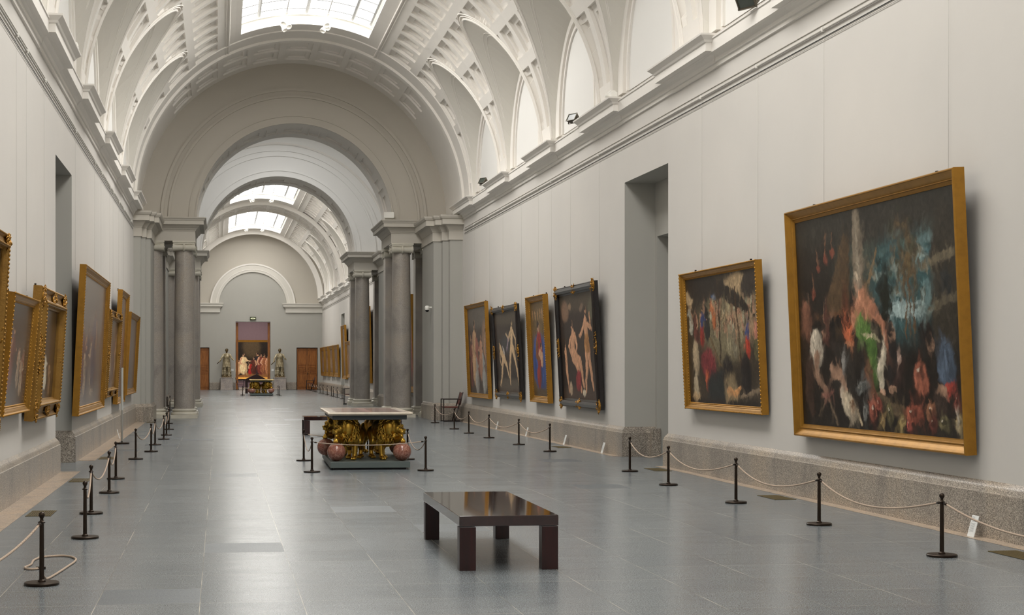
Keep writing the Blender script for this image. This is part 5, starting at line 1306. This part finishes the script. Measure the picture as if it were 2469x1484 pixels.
for n, (y0, y1, nm) in enumerate(((32, 43.3, 'nearest visible roof light'), (72.5, 88.4, 'second roof light'), (97.3, 107.5, 'farthest roof light'))):
    track(1.80, (y0, y1), 'white spotlights on the left track under the %s' % nm, [(6.6, y1-4, 2), (6.6, y1-8, 2), (-1.9, y1-9, 2)])
    track(2.92, (y0, y1), 'white spotlights on the right track under the %s' % nm, [(-1.9, y1-4, 2), (-1.9, y1-8, 2), (6.6, y1-9, 2)])
    if n: 
        track(1.80, (y0-2.3, y0-.7), 'grey spotlights at the near end of the left track under the %s' % nm, [(6.6, y0+6, 2), (6.6, y0+3, 2)])
        track(2.92, (y0-2.3, y0-.7), 'grey spotlights at the near end of the right track under the %s' % nm, [(-1.9, y0+6, 2), (-1.9, y0+3, 2)])
# the lamps themselves: one warm beam for every picture on the two walls
zt = 10.85
for (ty, tz, side, pw) in ((16.2, 2.2, 1, 1.5), (21.3, 2.0, 1, 1.1), (30.1, 2.0, 1, 1.1), (33.9, 2.0, 1, .8), (37.8, 2.0, 1, 1.1), (42.2, 2.0, 1, 1.1), (14.8, 2, -1, 1), (18.6, 1.8, -1, 1), (21.4, 1.8, -1, 1), (29.3, 2.0, -1, 1.4), (34.4, 2, -1, 1), (38, 2, -1, 1), (42.2, 2, -1, 1)):
    sx = 1.80 if side > 0 else 2.92
    py = min(43.0, ty+4.5) if ty > 24.5 else min(24.0, ty+3.5)
    lamp((sx, py, zt-.1), (XR-.05 if side > 0 else XL+.05, ty, tz), SPOT_W*pw, 26)
for ty, side in ((74, 1), (86, 1), (95, 1), (100, 1), (105, 1), (98, -1)): lamp((2.35, ty+3 if ty < 85 else min(107, ty+2), zt-.1), (XR if side > 0 else XL, ty, 1.9), SPOT_W*1.3, 34)
lamp((1.0, 105.5, zt-.1), (.5, YE-.4, 1.6), SPOT_W*1.0, 16); lamp((3.7, 105.5, zt-.1), (4.15, YE-.4, 1.6), SPOT_W*1.0, 16)
lamp((2.36, 118, 6.8), (2.36, 124.9, 2.2), SPOT_W*3, 50)
# ================================================================ statues by the end door
def statue_mat():
    n = NT('patinated_bronze'); v = n.coord()
    c = n.ramp(n.noise(v, 5, 6, .7, .6), [(.32, S(92, 78, 54)), (.5, S(168, 154, 122)), (.66, S(222, 214, 190))])
    return n.set(c, .42, .25)
M['statue'] = statue_mat()
M['statue_head'] = plain('dark_patina', S(92, 76, 48), .4, .5, var=.3)
def figure_head(mb, c, r, tilt=0):
    mb.ball(c, (r*.78, r*.9, r*1.12), 14, 10); mb.ball((c[0], c[1]-r*.28, c[2]-r*.45), (r*.52, r*.55, r*.55), 12, 8)
    mb.ball((c[0], c[1]-r*.9, c[2]-r*.05), (r*.12, r*.2, r*.22), 8, 6); mb.ball((c[0], c[1]-r*.78, c[2]-r*.5), (r*.26, r*.14, r*.1), 8, 6)
    for s in (-1, 1): mb.ball((c[0]+s*r*.76, c[1], c[2]-r*.05), (r*.1, r*.2, r*.26), 8, 6)
    mb.tube([(c[0], c[1]+.01, c[2]-r*.6), (c[0], c[1]+.015, c[2]-r*1.75)], r*.46, 12)
def statue(x, label, mir, armr, arml):
    t = thing('armoured_statue', label, 'statue', (x, 109.02, 0), 0, 'statues beside the end doorway')
    p = MB().box((-.42, -.42, .0), (.42, .38, .85)); p.box((-.44, -.44, 0), (.44, .4, .06)); p.box((-.44, -.44, .80), (.44, .4, .855)); p.build('pedestal', granite('pedestal_granite', S(128, 118, 112), S(172, 162, 156), S(206, 198, 192), 60), t, bevel=.01)
    b = MB(); z = .85
    b.ball((0, 0, z+1.42), (.20, .14, .26), 16, 10); b.ball((0, 0, z+1.18), (.165, .125, .16), 14, 8); b.ball((0, .0, z+1.60), (.22, .12, .09), 14, 8)
    for k in range(12):                                # skirt of leather straps
        a = 2*math.pi*k/12; b.limb([(.15*math.cos(a), .12*math.sin(a), z+1.06), (.23*math.cos(a), .18*math.sin(a), z+.74)], [.05, .045], 8)
    b.ball((0, 0, z+.95), (.19, .15, .2), 14, 8)
    for s, dx, dy in ((-1, -.02, -.02), (1, .05, -.10)):
        b.limb([(s*.09, 0, z+.86), (s*.10+dx, -.04+dy*.4, z+.50), (s*.11+dx, dy, z+.12)], [.10, .065, .05], 12)
        b.ball((s*.11+dx, dy-.07, z+.10), (.05, .12, .045), 12, 7); b.ball((s*.10+dx*.8, dy*.4-.04, z+.46), (.075, .075, .06), 12, 7)
    m = mir
    b.limb([(-.22*m, 0, z+1.58), (-.36*m, -.06, z+1.34), (armr[0]*m, armr[1], z+armr[2])], [.075, .06, .045], 12); b.ball((armr[0]*m, armr[1], z+armr[2]), (.05, .05, .05))
    b.limb([(.22*m, 0, z+1.58), (.36*m, -.02, z+1.32), (arml[0]*m, arml[1], z+arml[2])], [.075, .06, .045], 12); b.ball((arml[0]*m, arml[1], z+arml[2]), (.05, .05, .05))
    for h_, a_ in ((armr, 1), (arml, -1)):
        for k in range(4): b.limb([(h_[0]*m, h_[1], z+h_[2]+.02*(k-1.5)), (h_[0]*m-(.04*a_*m), h_[1]-.045, z+h_[2]+.02*(k-1.5)-.01)], [.014, .011], 6)
    body = remeshed(b, 'figure_body', M['statue'], t, .016, 3)
    hd = MB(); figure_head(hd, (0, -.02, z+1.86), .115); remeshed(hd, 'head', M['statue_head'], t, .010, 2)
    hr = MB(); hr.ball((0, .01, z+1.90), (.10, .11, .115), 14, 8); locks(hr, (0, .01, z+1.90), (.095, .105, .11), 40, 3, .02, lambda d: d.y < -.5 or d.z < -.4); remeshed(hr, 'hair', M['statue_head'], t, .01, 1)
    ck = MB(); pts = []                                # cloak falling behind
    for i in range(9):
        for j in range(13):
            u = i/8; v = j/12; w2 = .20+.14*v
            pts.append(((u-.5)*2*w2, .12+.05*math.sin(u*19)+.05*v, z+1.66-1.56*v))
    for i in range(8):
        for j in range(12): ck.f.append((i*13+j, (i+1)*13+j, (i+1)*13+j+1, i*13+j+1))
    ck.v = pts; o = ck.build('cloak', M['statue'], t, smooth=True); sd = o.modifiers.new('s', 'SOLIDIFY'); sd.thickness = .035
    bs = MB(); rnd = random.Random(2)
    for k in range(26): bs.ball((rnd.uniform(-.26, .26), rnd.uniform(-.22, .18), z+rnd.uniform(.03, .12)), (rnd.uniform(.06, .12), rnd.uniform(.05, .1), rnd.uniform(.03, .08)), 8, 6)
    bs.box((-.36, -.33, z), (.36, .3, z+.06)); remeshed(bs, 'rocky_base', M['statue_head'], t, .02, 1)
    bt = MB(); e = (armr[0]*m, armr[1], z+armr[2]); bt.tube([(e[0]+.10*m, e[1], e[2]+.10), (e[0]-.18*m, e[1]-.05, e[2]-.17)], .028, 10); bt.build('baton', M['statue_head'], t, smooth=True)
statue(.50, 'bronze statue of a man in armour on a granite pedestal, left of the end doorway', 1, (-.48, -.16, 1.12), (.47, -.22, 1.22))
statue(4.16, 'bronze statue of a man in armour on a granite pedestal, right of the end doorway', 1, (-.42, -.18, 1.06), (.44, .02, 1.26))
# ================================================================ two people half hidden by the columns
M['dark_cloth'] = plain('navy_cloth', S(24, 25, 34), .85, var=.2); M['skin'] = plain('skin', S(190, 142, 116), .55, var=.06); M['hair'] = plain('dark_hair', S(40, 30, 24), .6, var=.2); M['shoe'] = plain('black_shoe', S(20, 18, 18), .35)
def hand(mb, w, d, side):
    w = Vector(w); d = Vector(d).normalized(); s = d.cross(Vector((0, 0, 1))).normalized()
    mb.ball(w+d*.045, (.035, .045, .022), 10, 7)
    for k, l in enumerate((.065, .078, .072, .055)):
        o = s*(.027-.018*k); mb.limb([w+d*.08+o, w+d*(.08+l*.55)+o-Vector((0, 0, .012)), w+d*(.08+l)+o-Vector((0, 0, .034))], [.0095, .009, .0075], 6)
    mb.limb([w+d*.02+s*.03*side, w+d*.055+s*.055*side, w+d*.085+s*.06*side-Vector((0, 0, .012))], [.011, .010, .008], 6)
def person_standing(x, y, rz, label):
    t = thing('person', label, 'person', (x, y, 0), rz)
    c = MB()
    c.ball((0, 0, 1.22), (.18, .115, .24), 16, 10); c.ball((0, 0, 1.0), (.16, .12, .16), 14, 8); c.ball((0, 0, 1.37), (.20, .095, .08), 14, 8)
    for s in (-1, 1):
        c.limb([(s*.085, 0, .92), (s*.095, -.01, .50), (s*.10, .01, .08)], [.10, .068, .05], 12)
        c.limb([(s*.19, 0, 1.36), (s*.235, .02, 1.10), (s*.20, -.10, .90)], [.062, .05, .038], 10)
    remeshed(c, 'clothing', M['dark_cloth'], t, .014, 3)
    b = MB(); figure_head(b, (0, -.01, 1.53), .105); b.limb([(0, 0, 1.30), (0, 0, 1.42)], [.06, .055], 10)
    for s in (-1, 1): hand(b, (s*.195, -.12, .885), (-s*.1, -.6, -.5), -s)
    remeshed(b, 'body', M['skin'], t, .0075, 1)
    h = MB(); h.ball((0, .02, 1.575), (.092, .10, .095), 14, 8); h.ball((0, .06, 1.52), (.085, .06, .10), 12, 8); remeshed(h, 'hair', M['hair'], t, .012, 1)
    sh = MB()
    for s in (-1, 1): sh.ball((s*.10, -.05, .045), (.048, .13, .045), 12, 8)
    sh.build('shoes', M['shoe'], t, smooth=True)
def person_seated(x, y, rz, label):
    """faces -y locally, bending forward over the knees"""
    t = thing('person', label, 'person', (x, y, 0), rz)
    c = MB()
    c.ball((0, .10, .54), (.18, .15, .13), 14, 8); c.ball((0, .06, .74), (.18, .13, .19), 14, 8); c.ball((0, -.02, .88), (.20, .11, .12), 14, 8)
    for s in (-1, 1):
        c.limb([(s*.10, .06, .52), (s*.13, -.36, .52), (s*.12, -.34, .09)], [.095, .068, .05], 12)
        c.limb([(s*.19, -.02, .90), (s*.23, -.12, .66), (s*.07, -.30, .63)], [.062, .05, .038], 10)
    remeshed(c, 'clothing', M['dark_cloth'], t, .014, 3)
    b = MB(); figure_head(b, (0, -.15, 1.04), .105); b.limb([(0, -.03, .90), (0, -.11, .98)], [.06, .055], 10)
    for s in (-1, 1): hand(b, (s*.06, -.31, .63), (-s*.15, -.9, -.1), -s)
    remeshed(b, 'body', M['skin'], t, .0075, 1)
    h = MB(); h.ball((0, -.12, 1.085), (.092, .10, .095), 14, 8); h.ball((0, -.08, 1.04), (.085, .06, .09), 12, 8); remeshed(h, 'hair', M['hair'], t, .012, 1)
    sh = MB()
    for s in (-1, 1): sh.ball((s*.12, -.40, .045), (.048, .13, .045), 12, 8)
    sh.build('shoes', M['shoe'], t, smooth=True)
person_standing(-2.08, 69.5, R_(-20), 'person in dark clothes standing beyond the near left column')
person_seated(6.48, 57.3, R_(-80), 'person in navy clothes sitting bent forward on a chair behind the near right column')
